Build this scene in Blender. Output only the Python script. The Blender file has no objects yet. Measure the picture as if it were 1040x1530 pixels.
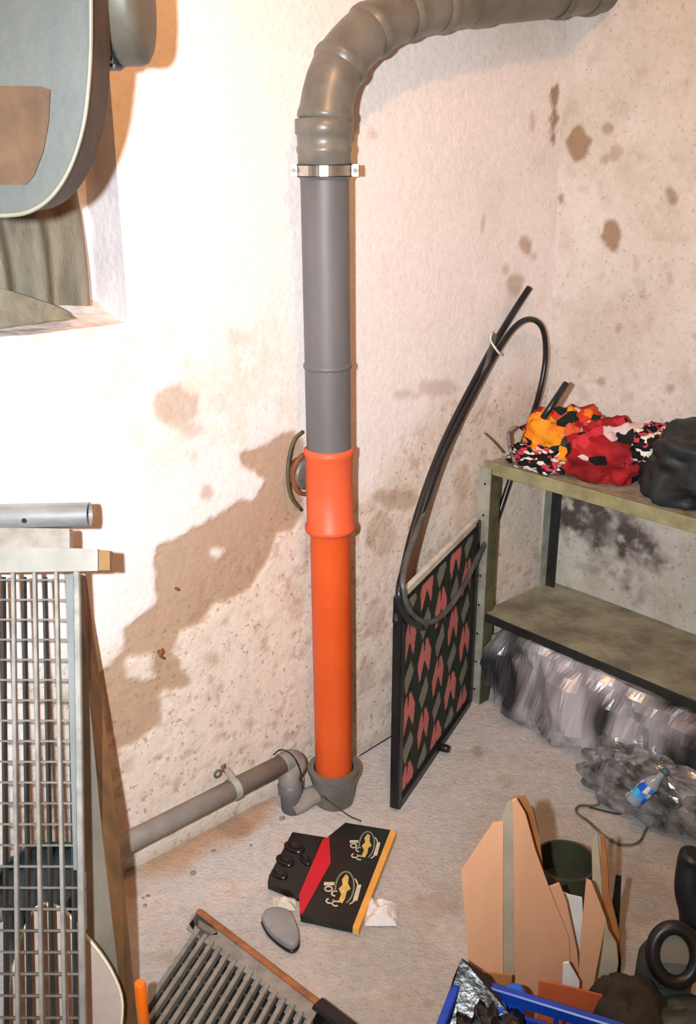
import bpy, math, random
import numpy as np
from mathutils import Vector, Matrix, noise as mnoise

random.seed(7)
C = bpy.context.scene.collection
sc = bpy.context.scene

# ---------------------------------------------------------------- camera, world, lights
PITCH = math.radians(20.0)
FPX = 1458.0
CAM = Vector((0, 0, 1.665))
cd = bpy.data.cameras.new('camera')
cam = bpy.data.objects.new('camera', cd)
C.objects.link(cam)
cam.location = CAM
cam.rotation_euler = (math.radians(90) - PITCH, 0, 0)
cd.sensor_fit = 'VERTICAL'
cd.sensor_height = 36.0
cd.lens = 36.0 * FPX / 1530.0
cd.clip_start = 0.02
sc.camera = cam

w = bpy.data.worlds.new('world')
sc.world = w
w.use_nodes = True
w.node_tree.nodes['Background'].inputs[0].default_value = (0.9, 0.92, 1.0, 1)
w.node_tree.nodes['Background'].inputs[1].default_value = 0.05

def light(name, typ, loc, power, col, radius, target=None, angle=None, blend=0.6):
    l = bpy.data.lights.new(name, typ)
    l.energy = power
    l.color = col
    l.shadow_soft_size = radius
    o = bpy.data.objects.new(name, l)
    C.objects.link(o)
    o.location = loc
    if typ == 'SPOT':
        l.spot_size = angle
        l.spot_blend = blend
    if target is not None:
        d = Vector(target) - Vector(loc)
        o.rotation_euler = d.to_track_quat('-Z', 'Y').to_euler()
    return o

# camera flash, a hand's width left of the lens
light('camera_flash', 'SPOT', (-0.15, 0.03, 1.68), 300.0, (0.90, 0.96, 1.0), 0.018,
      target=(-0.36, 2.0, 1.16), angle=math.radians(98), blend=1.0)
# warm bare bulb under the cellar ceiling
light('ceiling_bulb', 'POINT', (0.16, 1.18, 2.50), 33.0, (1.0, 0.50, 0.20), 0.03)

sc.view_settings.view_transform = 'Standard'
sc.view_settings.look = 'None'
sc.view_settings.exposure = 0.0
sc.view_settings.gamma = 1.0
sc.view_settings.use_curve_mapping = False

# ---------------------------------------------------------------- helpers: room coordinates
TH = math.radians(47.5)
F0 = Vector((0.112, 2.551, 0))                       # a floor point at the foot of the left wall
DA = Vector((math.sin(TH), math.cos(TH), 0))         # along the left wall, towards the corner
NA = Vector((math.cos(TH), -math.sin(TH), 0))        # out of the left wall = along the right wall
UP = Vector((0, 0, 1))
S_CORNER = 0.74
LEAN_B = 0.035
CORNER = F0 + DA * S_CORNER
def ray(x, y):
    u = (x - 520) / FPX; v = (765 - y) / FPX
    return Vector((u, math.cos(PITCH) + v * math.sin(PITCH), -math.sin(PITCH) + v * math.cos(PITCH)))
def atY(x, y, Y):
    d = ray(x, y); return CAM + d * (Y / d.y)
def atZ(x, y, z=0.0):
    d = ray(x, y); return CAM + d * ((z - CAM.z) / d.z)
def onP(x, y, P, n):
    d = ray(x, y); return CAM + d * ((P - CAM).dot(n) / d.dot(n))
def onA(x, y, off=0.0):
    return onP(x, y, F0 + NA * off, NA)
nB = (-DA + UP * (-LEAN_B)).normalized()
def onB(x, y, off=0.0):
    return onP(x, y, CORNER - DA * off, nB)
def room(s, n, z=0.0):
    return F0 + DA * s + NA * n + UP * z
def toA(P):
    r = P - F0; return (r.dot(DA), r.dot(NA), r.z)

def lin(c):
    c = c / 255.0
    return c / 12.92 if c <= 0.04045 else ((c + 0.055) / 1.055) ** 2.4
def RGB(r, g, b):
    return (lin(r), lin(g), lin(b), 1)

# ---------------------------------------------------------------- materials
MATS = {}
def M(name, c1, c2=None, scale=12.0, rough=0.7, metal=0.0, bump=0.0, bscale=60.0, stretch=(1, 1, 1),
      coat=0.0, detail=5.0, lo=0.35, hi=0.65, spec=0.5, trans=0.0, kind='noise'):
    if name in MATS: return MATS[name]
    m = bpy.data.materials.new(name); m.use_nodes = True
    nt = m.node_tree; N = nt.nodes; L = nt.links
    b = N['Principled BSDF']
    b.inputs['Roughness'].default_value = rough
    b.inputs['Metallic'].default_value = metal
    b.inputs['Coat Weight'].default_value = coat
    b.inputs['Specular IOR Level'].default_value = spec
    b.inputs['Transmission Weight'].default_value = trans
    tc = N.new('ShaderNodeTexCoord'); mp = N.new('ShaderNodeMapping')
    mp.inputs['Scale'].default_value = stretch
    L.new(tc.outputs['Object'], mp.inputs['Vector'])
    if c2 is None: c2 = tuple(x * 0.8 for x in c1[:3]) + (1,)
    nz = N.new('ShaderNodeTexNoise'); nz.inputs['Scale'].default_value = scale
    nz.inputs['Detail'].default_value = detail; nz.inputs['Roughness'].default_value = 0.6
    L.new(mp.outputs[0], nz.inputs['Vector'])
    cr = N.new('ShaderNodeValToRGB')
    cr.color_ramp.elements[0].position = lo; cr.color_ramp.elements[0].color = c1
    cr.color_ramp.elements[1].position = hi; cr.color_ramp.elements[1].color = c2
    L.new(nz.outputs['Fac'], cr.inputs[0])
    L.new(cr.outputs[0], b.inputs['Base Color'])
    if bump > 0:
        n2 = N.new('ShaderNodeTexNoise'); n2.inputs['Scale'].default_value = bscale
        n2.inputs['Detail'].default_value = 6
        L.new(mp.outputs[0], n2.inputs['Vector'])
        bp = N.new('ShaderNodeBump'); bp.inputs['Strength'].default_value = bump
        bp.inputs['Distance'].default_value = 0.01
        L.new(n2.outputs['Fac'], bp.inputs['Height']); L.new(bp.outputs[0], b.inputs['Normal'])
    MATS[name] = m
    return m

def M_attr(name, rough=0.8, bump=0.25, bscale=90.0, spec=0.3, speck=None, vary=0.10, coat=0.0):
    """colour comes from the mesh's own 'Col' attribute (flat print, stains, wear) plus fine grain"""
    m = bpy.data.materials.new(name); m.use_nodes = True
    nt = m.node_tree; N = nt.nodes; L = nt.links
    b = N['Principled BSDF']; b.inputs['Roughness'].default_value = rough
    b.inputs['Specular IOR Level'].default_value = spec
    b.inputs['Coat Weight'].default_value = coat
    at = N.new('ShaderNodeAttribute'); at.attribute_name = 'Col'
    tc = N.new('ShaderNodeTexCoord')
    nz = N.new('ShaderNodeTexNoise'); nz.inputs['Scale'].default_value = 45; nz.inputs['Detail'].default_value = 8
    nz.inputs['Roughness'].default_value = 0.7
    L.new(tc.outputs['Object'], nz.inputs['Vector'])
    mr = N.new('ShaderNodeMapRange'); mr.inputs[1].default_value = 0.3; mr.inputs[2].default_value = 0.7
    mr.inputs[3].default_value = 1 - vary; mr.inputs[4].default_value = 1 + vary * 0.4
    L.new(nz.outputs['Fac'], mr.inputs[0])
    mx = N.new('ShaderNodeMix'); mx.data_type = 'RGBA'; mx.blend_type = 'MULTIPLY'
    mx.inputs[0].default_value = 1
    L.new(at.outputs['Color'], mx.inputs[6]); L.new(mr.outputs[0], mx.inputs[7])
    out = mx.outputs[2]
    if speck:
        n3 = N.new('ShaderNodeTexNoise'); n3.inputs['Scale'].default_value = speck[1]
        n3.inputs['Detail'].default_value = 3
        L.new(tc.outputs['Object'], n3.inputs['Vector'])
        r3 = N.new('ShaderNodeMapRange'); r3.inputs[1].default_value = speck[2]; r3.inputs[2].default_value = speck[2] + 0.05
        r3.inputs[4].default_value = speck[3]
        L.new(n3.outputs['Fac'], r3.inputs[0])
        ml = N.new('ShaderNodeMath'); ml.operation = 'MULTIPLY'
        L.new(r3.outputs[0], ml.inputs[0]); L.new(at.outputs['Alpha'], ml.inputs[1])
        m2 = N.new('ShaderNodeMix'); m2.data_type = 'RGBA'
        L.new(ml.outputs[0], m2.inputs[0]); L.new(out, m2.inputs[6]); m2.inputs[7].default_value = speck[0]
        out = m2.outputs[2]
    L.new(out, b.inputs['Base Color'])
    n2 = N.new('ShaderNodeTexNoise'); n2.inputs['Scale'].default_value = bscale; n2.inputs['Detail'].default_value = 8
    L.new(tc.outputs['Object'], n2.inputs['Vector'])
    bp = N.new('ShaderNodeBump'); bp.inputs['Strength'].default_value = bump; bp.inputs['Distance'].default_value = 0.008
    L.new(n2.outputs['Fac'], bp.inputs['Height']); L.new(bp.outputs[0], b.inputs['Normal'])
    return m

def M_print(name, cols, scale=30.0, rough=0.8, stretch=(1, 1, 1)):
    """patchwork print of a patterned fabric: random colour per voronoi cell"""
    m = bpy.data.materials.new(name); m.use_nodes = True
    nt = m.node_tree; N = nt.nodes; L = nt.links
    b = N['Principled BSDF']; b.inputs['Roughness'].default_value = rough
    b.inputs['Specular IOR Level'].default_value = 0.2
    tc = N.new('ShaderNodeTexCoord'); mp = N.new('ShaderNodeMapping'); mp.inputs['Scale'].default_value = stretch
    L.new(tc.outputs['Object'], mp.inputs['Vector'])
    vo = N.new('ShaderNodeTexVoronoi'); vo.inputs['Scale'].default_value = scale
    L.new(mp.outputs[0], vo.inputs['Vector'])
    sp = N.new('ShaderNodeSeparateColor'); L.new(vo.outputs['Color'], sp.inputs[0])
    cr = N.new('ShaderNodeValToRGB'); cr.color_ramp.interpolation = 'CONSTANT'
    e = cr.color_ramp.elements
    e[0].position = 0; e[0].color = cols[0]; e[1].position = 1.0 / len(cols); e[1].color = cols[1]
    for i in range(2, len(cols)):
        k = e.new(i / len(cols)); k.color = cols[i]
    L.new(sp.outputs[0], cr.inputs[0]); L.new(cr.outputs[0], b.inputs['Base Color'])
    n2 = N.new('ShaderNodeTexNoise'); n2.inputs['Scale'].default_value = 40
    L.new(tc.outputs['Object'], n2.inputs['Vector'])
    bp = N.new('ShaderNodeBump'); bp.inputs['Strength'].default_value = 0.4; bp.inputs['Distance'].default_value = 0.01
    L.new(n2.outputs['Fac'], bp.inputs['Height']); L.new(bp.outputs[0], b.inputs['Normal'])
    return m

# ---------------------------------------------------------------- mesh collector
class MB:
    def __init__(s): s.v = []; s.f = []; s.sm = []
    def add(s, vs, fs, smooth=False):
        k = len(s.v); s.v += [Vector(p) for p in vs]
        for f in fs:
            s.f.append([i + k for i in f]); s.sm.append(smooth)
        return s
    def box(s, c, ex, ey, ez):
        """centre and three half-extent vectors"""
        c = Vector(c); ex = Vector(ex); ey = Vector(ey); ez = Vector(ez)
        vs = [c + ex * a + ey * b + ez * d for d in (-1, 1) for a, b in ((-1, -1), (1, -1), (1, 1), (-1, 1))]
        return s.add(vs, [(3, 2, 1, 0), (4, 5, 6, 7), (0, 1, 5, 4), (1, 2, 6, 5), (2, 3, 7, 6), (3, 0, 4, 7)])
    def bar(s, a, b, w, t, up=UP):
        """rectangular bar from a to b, w wide sideways, t thick along up"""
        a = Vector(a); b = Vector(b); d = (b - a); L = d.length; d.normalize()
        x = d.cross(Vector(up))
        if x.length < 1e-5: x = d.cross(Vector((1, 0, 0)))
        x.normalize(); y = x.cross(d).normalized()
        return s.box((a + b) / 2, d * L / 2, x * w / 2, y * t / 2)
    def bevbar(s, a, b, w, t, up=UP, bev=0.15):
        """bar with chamfered long edges"""
        a = Vector(a); b = Vector(b); d = (b - a).normalized()
        x = d.cross(Vector(up)).normalized(); y = x.cross(d).normalized()
        k = min(w, t) * bev; hw = w / 2; ht = t / 2
        pr = [(-hw + k, -ht), (hw - k, -ht), (hw, -ht + k), (hw, ht - k), (hw - k, ht), (-hw + k, ht), (-hw, ht - k), (-hw, -ht + k)]
        vs = [a + x * p + y * q for p, q in pr] + [b + x * p + y * q for p, q in pr]
        fs = [(i, (i + 1) % 8, 8 + (i + 1) % 8, 8 + i) for i in range(8)]
        fs += [tuple(range(7, -1, -1)), tuple(range(8, 16))]
        return s.add(vs, fs)
    def tube(s, pts, r, n=12, caps=True, closed=False):
        pts = [Vector(p) for p in pts]; m = len(pts)
        rs = r if isinstance(r, (list, tuple)) else [r] * m
        vs = []; prev = None
        for i, p in enumerate(pts):
            if closed: t = pts[(i + 1) % m] - pts[i - 1]
            elif i == 0: t = pts[1] - p
            elif i == m - 1: t = p - pts[-2]
            else: t = (pts[i + 1] - p).normalized() + (p - pts[i - 1]).normalized()
            if t.length < 1e-9: t = prev_t
            t.normalize(); prev_t = t
            if prev is None:
                a = Vector((0, 0, 1)) if abs(t.z) < 0.9 else Vector((1, 0, 0))
                x = t.cross(a).normalized()
            else:
                x = (prev - t * prev.dot(t)).normalized()
            prev = x; y = t.cross(x)
            for k in range(n):
                an = 2 * math.pi * k / n
                vs.append(p + (x * math.cos(an) + y * math.sin(an)) * rs[i])
        fs = []
        for i in range(m if closed else m - 1):
            j = (i + 1) % m
            for k in range(n):
                k2 = (k + 1) % n
                fs.append((i * n + k, i * n + k2, j * n + k2, j * n + k))
        s.add(vs, fs, True)
        if caps and not closed:
            b = len(s.v) - len(vs)
            s.f.append([b + k for k in range(n - 1, -1, -1)]); s.sm.append(False)
            s.f.append([b + (m - 1) * n + k for k in range(n)]); s.sm.append(False)
        return s
    def ring(s, a, b, ri, ro, n=32):
        """hollow cylinder from a to b"""
        a = Vector(a); b = Vector(b); t = (b - a).normalized()
        u = t.cross(Vector((0, 0, 1)) if abs(t.z) < 0.9 else Vector((1, 0, 0))).normalized(); v = t.cross(u)
        vs = []
        for P, R in ((a, ro), (b, ro), (b, ri), (a, ri)):
            for k in range(n):
                an = 2 * math.pi * k / n
                vs.append(P + (u * math.cos(an) + v * math.sin(an)) * R)
        fs = []
        for q in range(4):
            q2 = (q + 1) % 4
            for k in range(n):
                k2 = (k + 1) % n
                fs.append((q * n + k, q * n + k2, q2 * n + k2, q2 * n + k))
        return s.add(vs, fs, False)
    def prism(s, poly, th):
        """planar polygon (list of points) thickened by vector th"""
        th = Vector(th); n = len(poly); poly = [Vector(p) for p in poly]
        vs = poly + [p + th for p in poly]
        fs = [tuple(range(n)), tuple(range(2 * n - 1, n - 1, -1))]
        fs += [((i + 1) % n, i, n + i, n + (i + 1) % n) for i in range(n)]
        return s.add(vs, fs)
    def surf(s, P, nu, nv, wrap_u=False, wrap_v=False, smooth=True):
        vs = [P(i / (nu if wrap_u else nu - 1), j / (nv if wrap_v else nv - 1)) for i in range(nu) for j in range(nv)]
        fs = []
        for i in range(nu if wrap_u else nu - 1):
            for j in range(nv if wrap_v else nv - 1):
                i2 = (i + 1) % nu; j2 = (j + 1) % nv
                fs.append((i * nv + j, i2 * nv + j, i2 * nv + j2, i * nv + j2))
        return s.add(vs, fs, smooth)
    def build(s, name, mat, root=None, cols=None, kind=None, label=None):
        o0 = Vector((0, 0, 0))
        if root is not None:
            r = root
            while r is not None: o0 = o0 + r.location; r = r.parent
        me = bpy.data.meshes.new(name)
        loc = Vector((0, 0, 0))
        if root is None:      # own origin at the base of the thing
            xs = [p.x for p in s.v]; ys = [p.y for p in s.v]; zs = [p.z for p in s.v]
            loc = Vector(((min(xs) + max(xs)) / 2, (min(ys) + max(ys)) / 2, min(zs)))
            o0 = loc
        me.from_pydata([tuple(p - o0) for p in s.v], [], s.f)
        me.polygons.foreach_set('use_smooth', s.sm)
        me.materials.append(mat)
        me.update()
        if cols is not None:
            ca = me.color_attributes.new('Col', 'FLOAT_COLOR', 'POINT')
            ca.data.foreach_set('color', np.asarray(cols, dtype=np.float32).ravel())
        o = bpy.data.objects.new(name, me); C.objects.link(o)
        o.location = loc
        if root is not None: o.parent = root
        if kind: o['kind'] = kind
        if label: o['label'] = label
        return o

def thing(name, label, cat, loc, group=None):
    o = bpy.data.objects.new(name, None); C.objects.link(o)
    o.empty_display_size = 0.05
    o.location = loc; o['label'] = label; o['category'] = cat
    if group: o['group'] = group
    return o
def tag(o, label, cat, group=None):
    o['label'] = label; o['category'] = cat
    if group: o['group'] = group
    return o

def smooth_path(pts, n=8):
    """Catmull-Rom through the points"""
    P = [Vector(p) for p in pts]; out = []
    for i in range(len(P) - 1):
        p0 = P[i - 1] if i else P[0] * 2 - P[1]; p1 = P[i]; p2 = P[i + 1]
        p3 = P[i + 2] if i + 2 < len(P) else P[-1] * 2 - P[-2]
        for k in range(n):
            t = k / n
            out.append(0.5 * ((2 * p1) + (p2 - p0) * t + (2 * p0 - 5 * p1 + 4 * p2 - p3) * t * t + (3 * p1 - p0 - 3 * p2 + p3) * t ** 3))
    out.append(P[-1]); return out

# ---------------------------------------------------------------- numpy noise and polygon masks
def vnoise(x, y, seed=0):
    xi = np.floor(x).astype(np.int64); yi = np.floor(y).astype(np.int64)
    fx = x - xi; fy = y - yi
    fx = fx * fx * (3 - 2 * fx); fy = fy * fy * (3 - 2 * fy)
    def h(a, b):
        n = (a * 374761393 + b * 668265263 + seed * 1442695041) & 0xffffffff
        n = ((n ^ (n >> 13)) * 1274126177) & 0xffffffff
        return ((n ^ (n >> 16)) & 0xffff) / 65535.0
    return (h(xi, yi) * (1 - fx) + h(xi + 1, yi) * fx) * (1 - fy) + (h(xi, yi + 1) * (1 - fx) + h(xi + 1, yi + 1) * fx) * fy
def fbm(x, y, f, o=4, seed=0):
    r = 0; a = 1; t = 0
    for i in range(o):
        r = r + a * vnoise(x * f, y * f, seed + i * 17); t += a; a *= 0.55; f *= 2.03
    return r / t
def sdpoly(x, y, poly):
    d = np.full(x.shape, 1e9); s = np.ones(x.shape)
    n = len(poly)
    for i in range(n):
        ax, ay = poly[i]; bx, by = poly[i - 1]
        ex, ey = bx - ax, by - ay; wx, wy = x - ax, y - ay
        t = np.clip((wx * ex + wy * ey) / (ex * ex + ey * ey + 1e-12), 0, 1)
        d = np.minimum(d, (wx - ex * t) ** 2 + (wy - ey * t) ** 2)
        c1 = y >= ay; c2 = y < by; c3 = ex * wy > ey * wx
        fl = (c1 & c2 & c3) | (~c1 & ~c2 & ~c3)
        s = np.where(fl, -s, s)
    return s * np.sqrt(d)
def gridobj(name, us, vs, P, mat, cols, hole=None, smooth=True):
    """big structure grid; P(U,V)->3 arrays; cols (nu*nv,4)"""
    U, V = np.meshgrid(us, vs, indexing='ij')
    X, Y, Z = P(U, V)
    co = np.stack([X, Y, Z], -1).reshape(-1, 3)
    nu, nv = len(us), len(vs)
    i, j = np.meshgrid(np.arange(nu - 1), np.arange(nv - 1), indexing='ij')
    a = (i * nv + j).ravel()
    q = np.stack([a, a + nv, a + nv + 1, a + 1], -1)
    if hole is not None:
        cu = (us[:-1] + us[1:]) / 2; cv = (vs[:-1] + vs[1:]) / 2
        CU, CV = np.meshgrid(cu, cv, indexing='ij')
        q = q[~hole(CU, CV).ravel()]
    me = bpy.data.meshes.new(name)
    me.vertices.add(len(co)); me.vertices.foreach_set('co', co.astype(np.float32).ravel())
    me.loops.add(len(q) * 4); me.loops.foreach_set('vertex_index', q.astype(np.int32).ravel())
    me.polygons.add(len(q)); me.polygons.foreach_set('loop_start', np.arange(0, len(q) * 4, 4, dtype=np.int32))
    me.update(calc_edges=True)
    me.polygons.foreach_set('use_smooth', np.full(len(q), smooth))
    me.materials.append(mat)
    ca = me.color_attributes.new('Col', 'FLOAT_COLOR', 'POINT')
    ca.data.foreach_set('color', cols.astype(np.float32).ravel())
    o = bpy.data.objects.new(name, me); C.objects.link(o); o['kind'] = 'structure'
    return o
def mixc(c, m, col):
    m = m[..., None]
    return c * (1 - m) + np.array(col[:3]) * m

# ---------------------------------------------------------------- the room shell
plaster = M_attr('old_lime_plaster', rough=0.9, bump=0.30, bscale=70, speck=(RGB(140, 108, 86), 80.0, 0.62, 0.55))
floor_m = M_attr('dusty_screed', rough=0.92, bump=0.5, bscale=110, speck=(RGB(120, 98, 84), 90.0, 0.62, 0.45), vary=0.20)

PAINT = RGB(240, 230, 226)[:3]
TAN = RGB(224, 207, 190)[:3]
BROWN = RGB(178, 148, 122)[:3]
DARKM = RGB(92, 80, 76)[:3]

pA = onA(178, 300, 0); S_N = toA(pA)[0]
Z_SILL = onA(150, 488, 0).z
S_NL = S_N - 0.95
Z_NT = 2.25

def A2(pl): return [toA(onA(x, y))[0::2] for x, y in pl]
def patch(S, Z, poly, soft=0.012, amp=0.05, f=14, seed=1):
    d = sdpoly(S, Z, poly) + (fbm(S, Z, f, 5, seed) - 0.5) * amp
    return np.clip(0.5 - d / soft, 0, 1)
def ell(cx, cy, rx, ry, fn):
    return fn([(cx + rx * math.cos(t * math.pi / 6), cy + ry * math.sin(t * math.pi / 6)) for t in range(12)])

us = np.concatenate([[-3.2, -2.4], np.linspace(-1.75, S_NL, 12), np.linspace(S_NL, S_N, 60)[1:], np.linspace(S_N, S_CORNER + 0.01, 200)[1:]])
vs = np.concatenate([np.linspace(-0.02, Z_SILL, 170), np.linspace(Z_SILL, 2.05, 80)[1:], [Z_NT, 2.7]])
S, Z = np.meshgrid(us, vs, indexing='ij')
col = np.broadcast_to(np.array(PAINT), S.shape + (3,)).copy()
low = patch(S, Z, A2([(60, 1000), (190, 960), (260, 900), (400, 770), (455, 730), (560, 740), (640, 620), (830, 560), (830, 1150), (300, 1400), (0, 1400)]), 0.10, 0.14, 6, 5)
col = mixc(col, low * (0.75 + 0.25 * fbm(S, Z, 30, 3, 8)), TAN)
up = patch(S, Z, A2([(140, 470), (300, 500), (400, 480), (440, 560), (420, 640), (330, 660), (240, 700), (150, 640), (150, 540)]), 0.10, 0.16, 8, 9)
col = mixc(col, up * 0.30 * np.clip(fbm(S, Z, 22, 4, 21) * 3 - 1.0, 0, 1), RGB(214, 180, 140))
main = patch(S, Z, A2([(365, 680), (385, 668), (440, 640), (458, 650), (458, 765), (440, 790), (415, 800), (400, 850), (370, 880), (330, 895), (300, 930), (270, 945), (255, 975), (288, 1020), (245, 1040), (243, 1080), (205, 1110), (175, 1118), (158, 1080), (148, 1010), (180, 985), (190, 940), (232, 900), (226, 850), (238, 815), (300, 790), (340, 768), (355, 752), (385, 755), (392, 720), (368, 700)]), 0.010, 0.045, 16, 3)
isl = np.maximum(patch(S, Z, A2([(188, 984), (228, 982), (232, 1010), (215, 1018), (190, 1008)]), 0.008, 0.02, 30, 4),
                 patch(S, Z, ell(325, 826, 12, 8, A2), 0.008, 0.015, 40, 6))
main = main * (1 - isl)
col = mixc(col, main * 0.92, BROWN)
spots = [((265, 605), (34, 30), 0.6), ((285, 640), (22, 14), 0.45), ((310, 738), (11, 13), 0.6), ((165, 545), (26, 14), 0.15), ((360, 505), (18, 12), 0.3), ((290, 680), (6, 10), 0.4),
         ((590, 745), (34, 16), 0.7), ((570, 800), (24, 34), 0.45), ((655, 580), (30, 14), 0.45), ((690, 720), (14, 26), 0.45), ((610, 590), (20, 5), 0.4), ((560, 200), (7, 10), 0.4),
         ((785, 366), (9, 13), 0.8), ((798, 382), (5, 6), 0.7), ((722, 333), (3, 14), 0.6), ((770, 425), (14, 18), 0.65), ((755, 403), (4, 6), 0.5),
         ((796, 180), (4, 14), 0.5), ((315, 985), (14, 8), 0.5), ((285, 1075), (5, 6), 0.5), ((560, 925), (16, 30), 0.3), ((546, 1010), (12, 30), 0.4), ((440, 900), (14, 30), 0.35), ((700, 780), (20, 60), 0.3)]
for k, ((cx, cy), (rx, ry), wgt) in enumerate(spots):
    col = mixc(col, patch(S, Z, ell(cx, cy, rx, ry, A2), 0.014, 0.03, 30, 30 + k) * wgt, BROWN)
crk = patch(S, Z, A2([(824, 128), (834, 130), (834, 175), (830, 215), (822, 212), (826, 180)]), 0.012, 0.06, 34, 77)
col = mixc(col, crk * 0.85, RGB(150, 112, 84))
# blotches and pits low on the wall
pit = np.clip((fbm(S, Z, 34, 4, 55) - 0.60) * 9, 0, 1) * np.clip(low + 0.05, 0, 1)
col = mixc(col, pit * 0.45, RGB(166, 132, 108))
grey = np.clip((fbm(S, Z, 5, 4, 91) - 0.45) * 3, 0, 1) * np.clip((S - 0.05) / 0.5, 0, 1)
col = mixc(col, grey * 0.45, RGB(196, 186, 172))
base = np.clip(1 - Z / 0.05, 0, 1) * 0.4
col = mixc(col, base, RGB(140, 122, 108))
hole_c = (S > 9)
spk = np.clip(0.12 + low * 0.95 + up * 0.2 + np.clip(S, 0, 1) * 0.3, 0, 1)
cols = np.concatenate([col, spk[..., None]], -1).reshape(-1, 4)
dispA = (fbm(S, Z, 3.0, 3, 61) - 0.5) * 0.010 + (fbm(S, Z, 22, 3, 62) - 0.5) * 0.003 * (0.4 + low) - main * 0.004 - pit * 0.0015
dispA = np.minimum(dispA, 0.006)
niche_edge = ((np.abs(S - S_N) < 1e-6) | (np.abs(S - S_NL) < 1e-6) | (np.abs(Z - Z_SILL) < 1e-6)) & (S < S_N + 0.01) & (Z > Z_SILL - 0.01)
dispA = np.where(niche_edge, 0, dispA)
def PA(U, V):
    return (F0.x + DA.x * U + NA.x * dispA, F0.y + DA.y * U + NA.y * dispA, V)
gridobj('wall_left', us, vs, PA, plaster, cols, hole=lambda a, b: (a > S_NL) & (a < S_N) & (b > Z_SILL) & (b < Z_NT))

# niche in the left wall
D_N = 0.13
rev_m = M('lime_reveal', RGB(232, 228, 230), RGB(214, 208, 212), 8, 0.9, bump=0.3, bscale=50)
def reveal(name, poly):
    b = MB(); b.add(poly, [tuple(range(len(poly)))]); o = b.build(name, rev_m); o['kind'] = 'structure'; return o
mbn = MB()
mbn.add([room(S_N, 0, Z_SILL - .03), room(S_N, -D_N, Z_SILL - .03), room(S_N, -D_N, Z_NT), room(S_N, 0, Z_NT)], [(0, 1, 2, 3)])
mbn.add([room(S_NL, 0, Z_SILL - .03), room(S_NL, -D_N, Z_SILL - .03), room(S_NL, -D_N, Z_NT), room(S_NL, 0, Z_NT)], [(3, 2, 1, 0)])
mbn.add([room(S_NL, 0, Z_NT), room(S_NL, -D_N, Z_NT), room(S_N, -D_N, Z_NT), room(S_N, 0, Z_NT)], [(0, 1, 2, 3)])
mbn.add([room(S_NL, -D_N, Z_SILL), room(S_N, -D_N, Z_SILL), room(S_N, -D_N, Z_NT), room(S_NL, -D_N, Z_NT)], [(0, 1, 2, 3)])
mbn.build('trim_1', rev_m, kind='structure')
sill_m = M('worn_sill', RGB(236, 222, 216), RGB(214, 190, 178), 14, 0.9, bump=0.5, bscale=40)
def sillP(u, v):
    s = S_NL + (S_N - S_NL) * u; n = 0.012 - (D_N + 0.012) * v
    z = Z_SILL + 0.035 * v * v - (0.02 if v == 0 else 0.0) + (mnoise.noise(Vector((s * 9, n * 20, 3))) * 0.006 if 0 < v < 1 else 0)
    return room(s, n if v > 0 else 0.004, z)
MB().surf(sillP, 60, 14).build('trim_2', sill_m, kind='structure')

# right wall, leaning slightly into the room
us = np.concatenate([np.linspace(-0.01, 1.35, 230), [2.2, 3.2]])
vs = np.concatenate([np.linspace(-0.02, 2.1, 300), [2.7]])
S, Z = np.meshgrid(us, vs, indexing='ij')
def toB(P): return ((P - CORNER).dot(NA), P.z)
def B2(pl): return [toB(onB(x, y)) for x, y in pl]
col = np.broadcast_to(np.array(RGB(222, 214, 206)[:3]), S.shape + (3,)).copy()
g = np.clip((fbm(S, Z, 4, 4, 12) - 0.35) * 2.2, 0, 1)
col = mixc(col, g * 0.6, RGB(196, 186, 168))
col = mixc(col, np.clip((fbm(S, Z, 24, 4, 312) - 0.5) * 4, 0, 1) * 0.35, RGB(184, 168, 150))
lowB = np.clip((0.95 - Z) / 0.3, 0, 1)
col = mixc(col, lowB * 0.35 * np.clip(fbm(S, Z, 7, 4, 44) * 2 - 0.4, 0, 1), RGB(176, 160, 134))
spots = [((866, 214), (17, 26), 0.9), ((912, 190), (8, 10), 0.65), ((924, 225), (10, 14), 0.5), ((912, 350), (13, 26), 0.9), ((1003, 292), (9, 12), 0.75), ((838, 298), (4, 8), 0.8),
         ((905, 238), (5, 6), 0.5), ((925, 490), (4, 6), 0.5), ((828, 160), (5, 22), 0.8), ((831, 205), (7, 18), 0.8), ((950, 395), (5, 10), 0.3), ((1000, 415), (5, 12), 0.4), ((897, 570), (5, 5), 0.6), ((1003, 580), (5, 5), 0.6), ((960, 440), (7, 9), 0.35)]
for k, ((cx, cy), (rx, ry), wgt) in enumerate(spots):
    col = mixc(col, patch(S, Z, ell(cx, cy, rx, ry, B2), 0.012, 0.03, 34, 130 + k) * wgt, RGB(156, 126, 100))
ring = patch(S, Z, ell(929, 196, 5, 8, B2), 0.008, 0.01, 34, 160); col = mixc(col, ring * 0.8, RGB(222, 206, 186))
mold = [((868, 772), (34, 26), 0.9), ((892, 800), (14, 30), 0.8), ((840, 755), (22, 22), 0.7), ((945, 805), (26, 24), 1.0), ((965, 825), (16, 20), 0.7), ((910, 775), (40, 30), 0.5), ((945, 760), (30, 22), 0.4), ((900, 850), (34, 10), 0.4), ((1000, 840), (16, 6), 0.6), ((950, 880), (16, 12), 0.5)]
for k, ((cx, cy), (rx, ry), wgt) in enumerate(mold):
    mm = patch(S, Z, ell(cx, cy, rx * 1.15, ry * 1.15, B2), 0.05, 0.11, 16, 230 + k) * np.clip(fbm(S, Z, 36, 4, 260 + k) * 3.4 - 0.9, 0, 1)
    col = mixc(col, np.clip(mm * wgt * 1.3, 0, 1), DARKM)
spk = 0.5 + 0.4 * lowB
cols = np.concatenate([col, spk[..., None]], -1).reshape(-1, 4)
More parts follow.
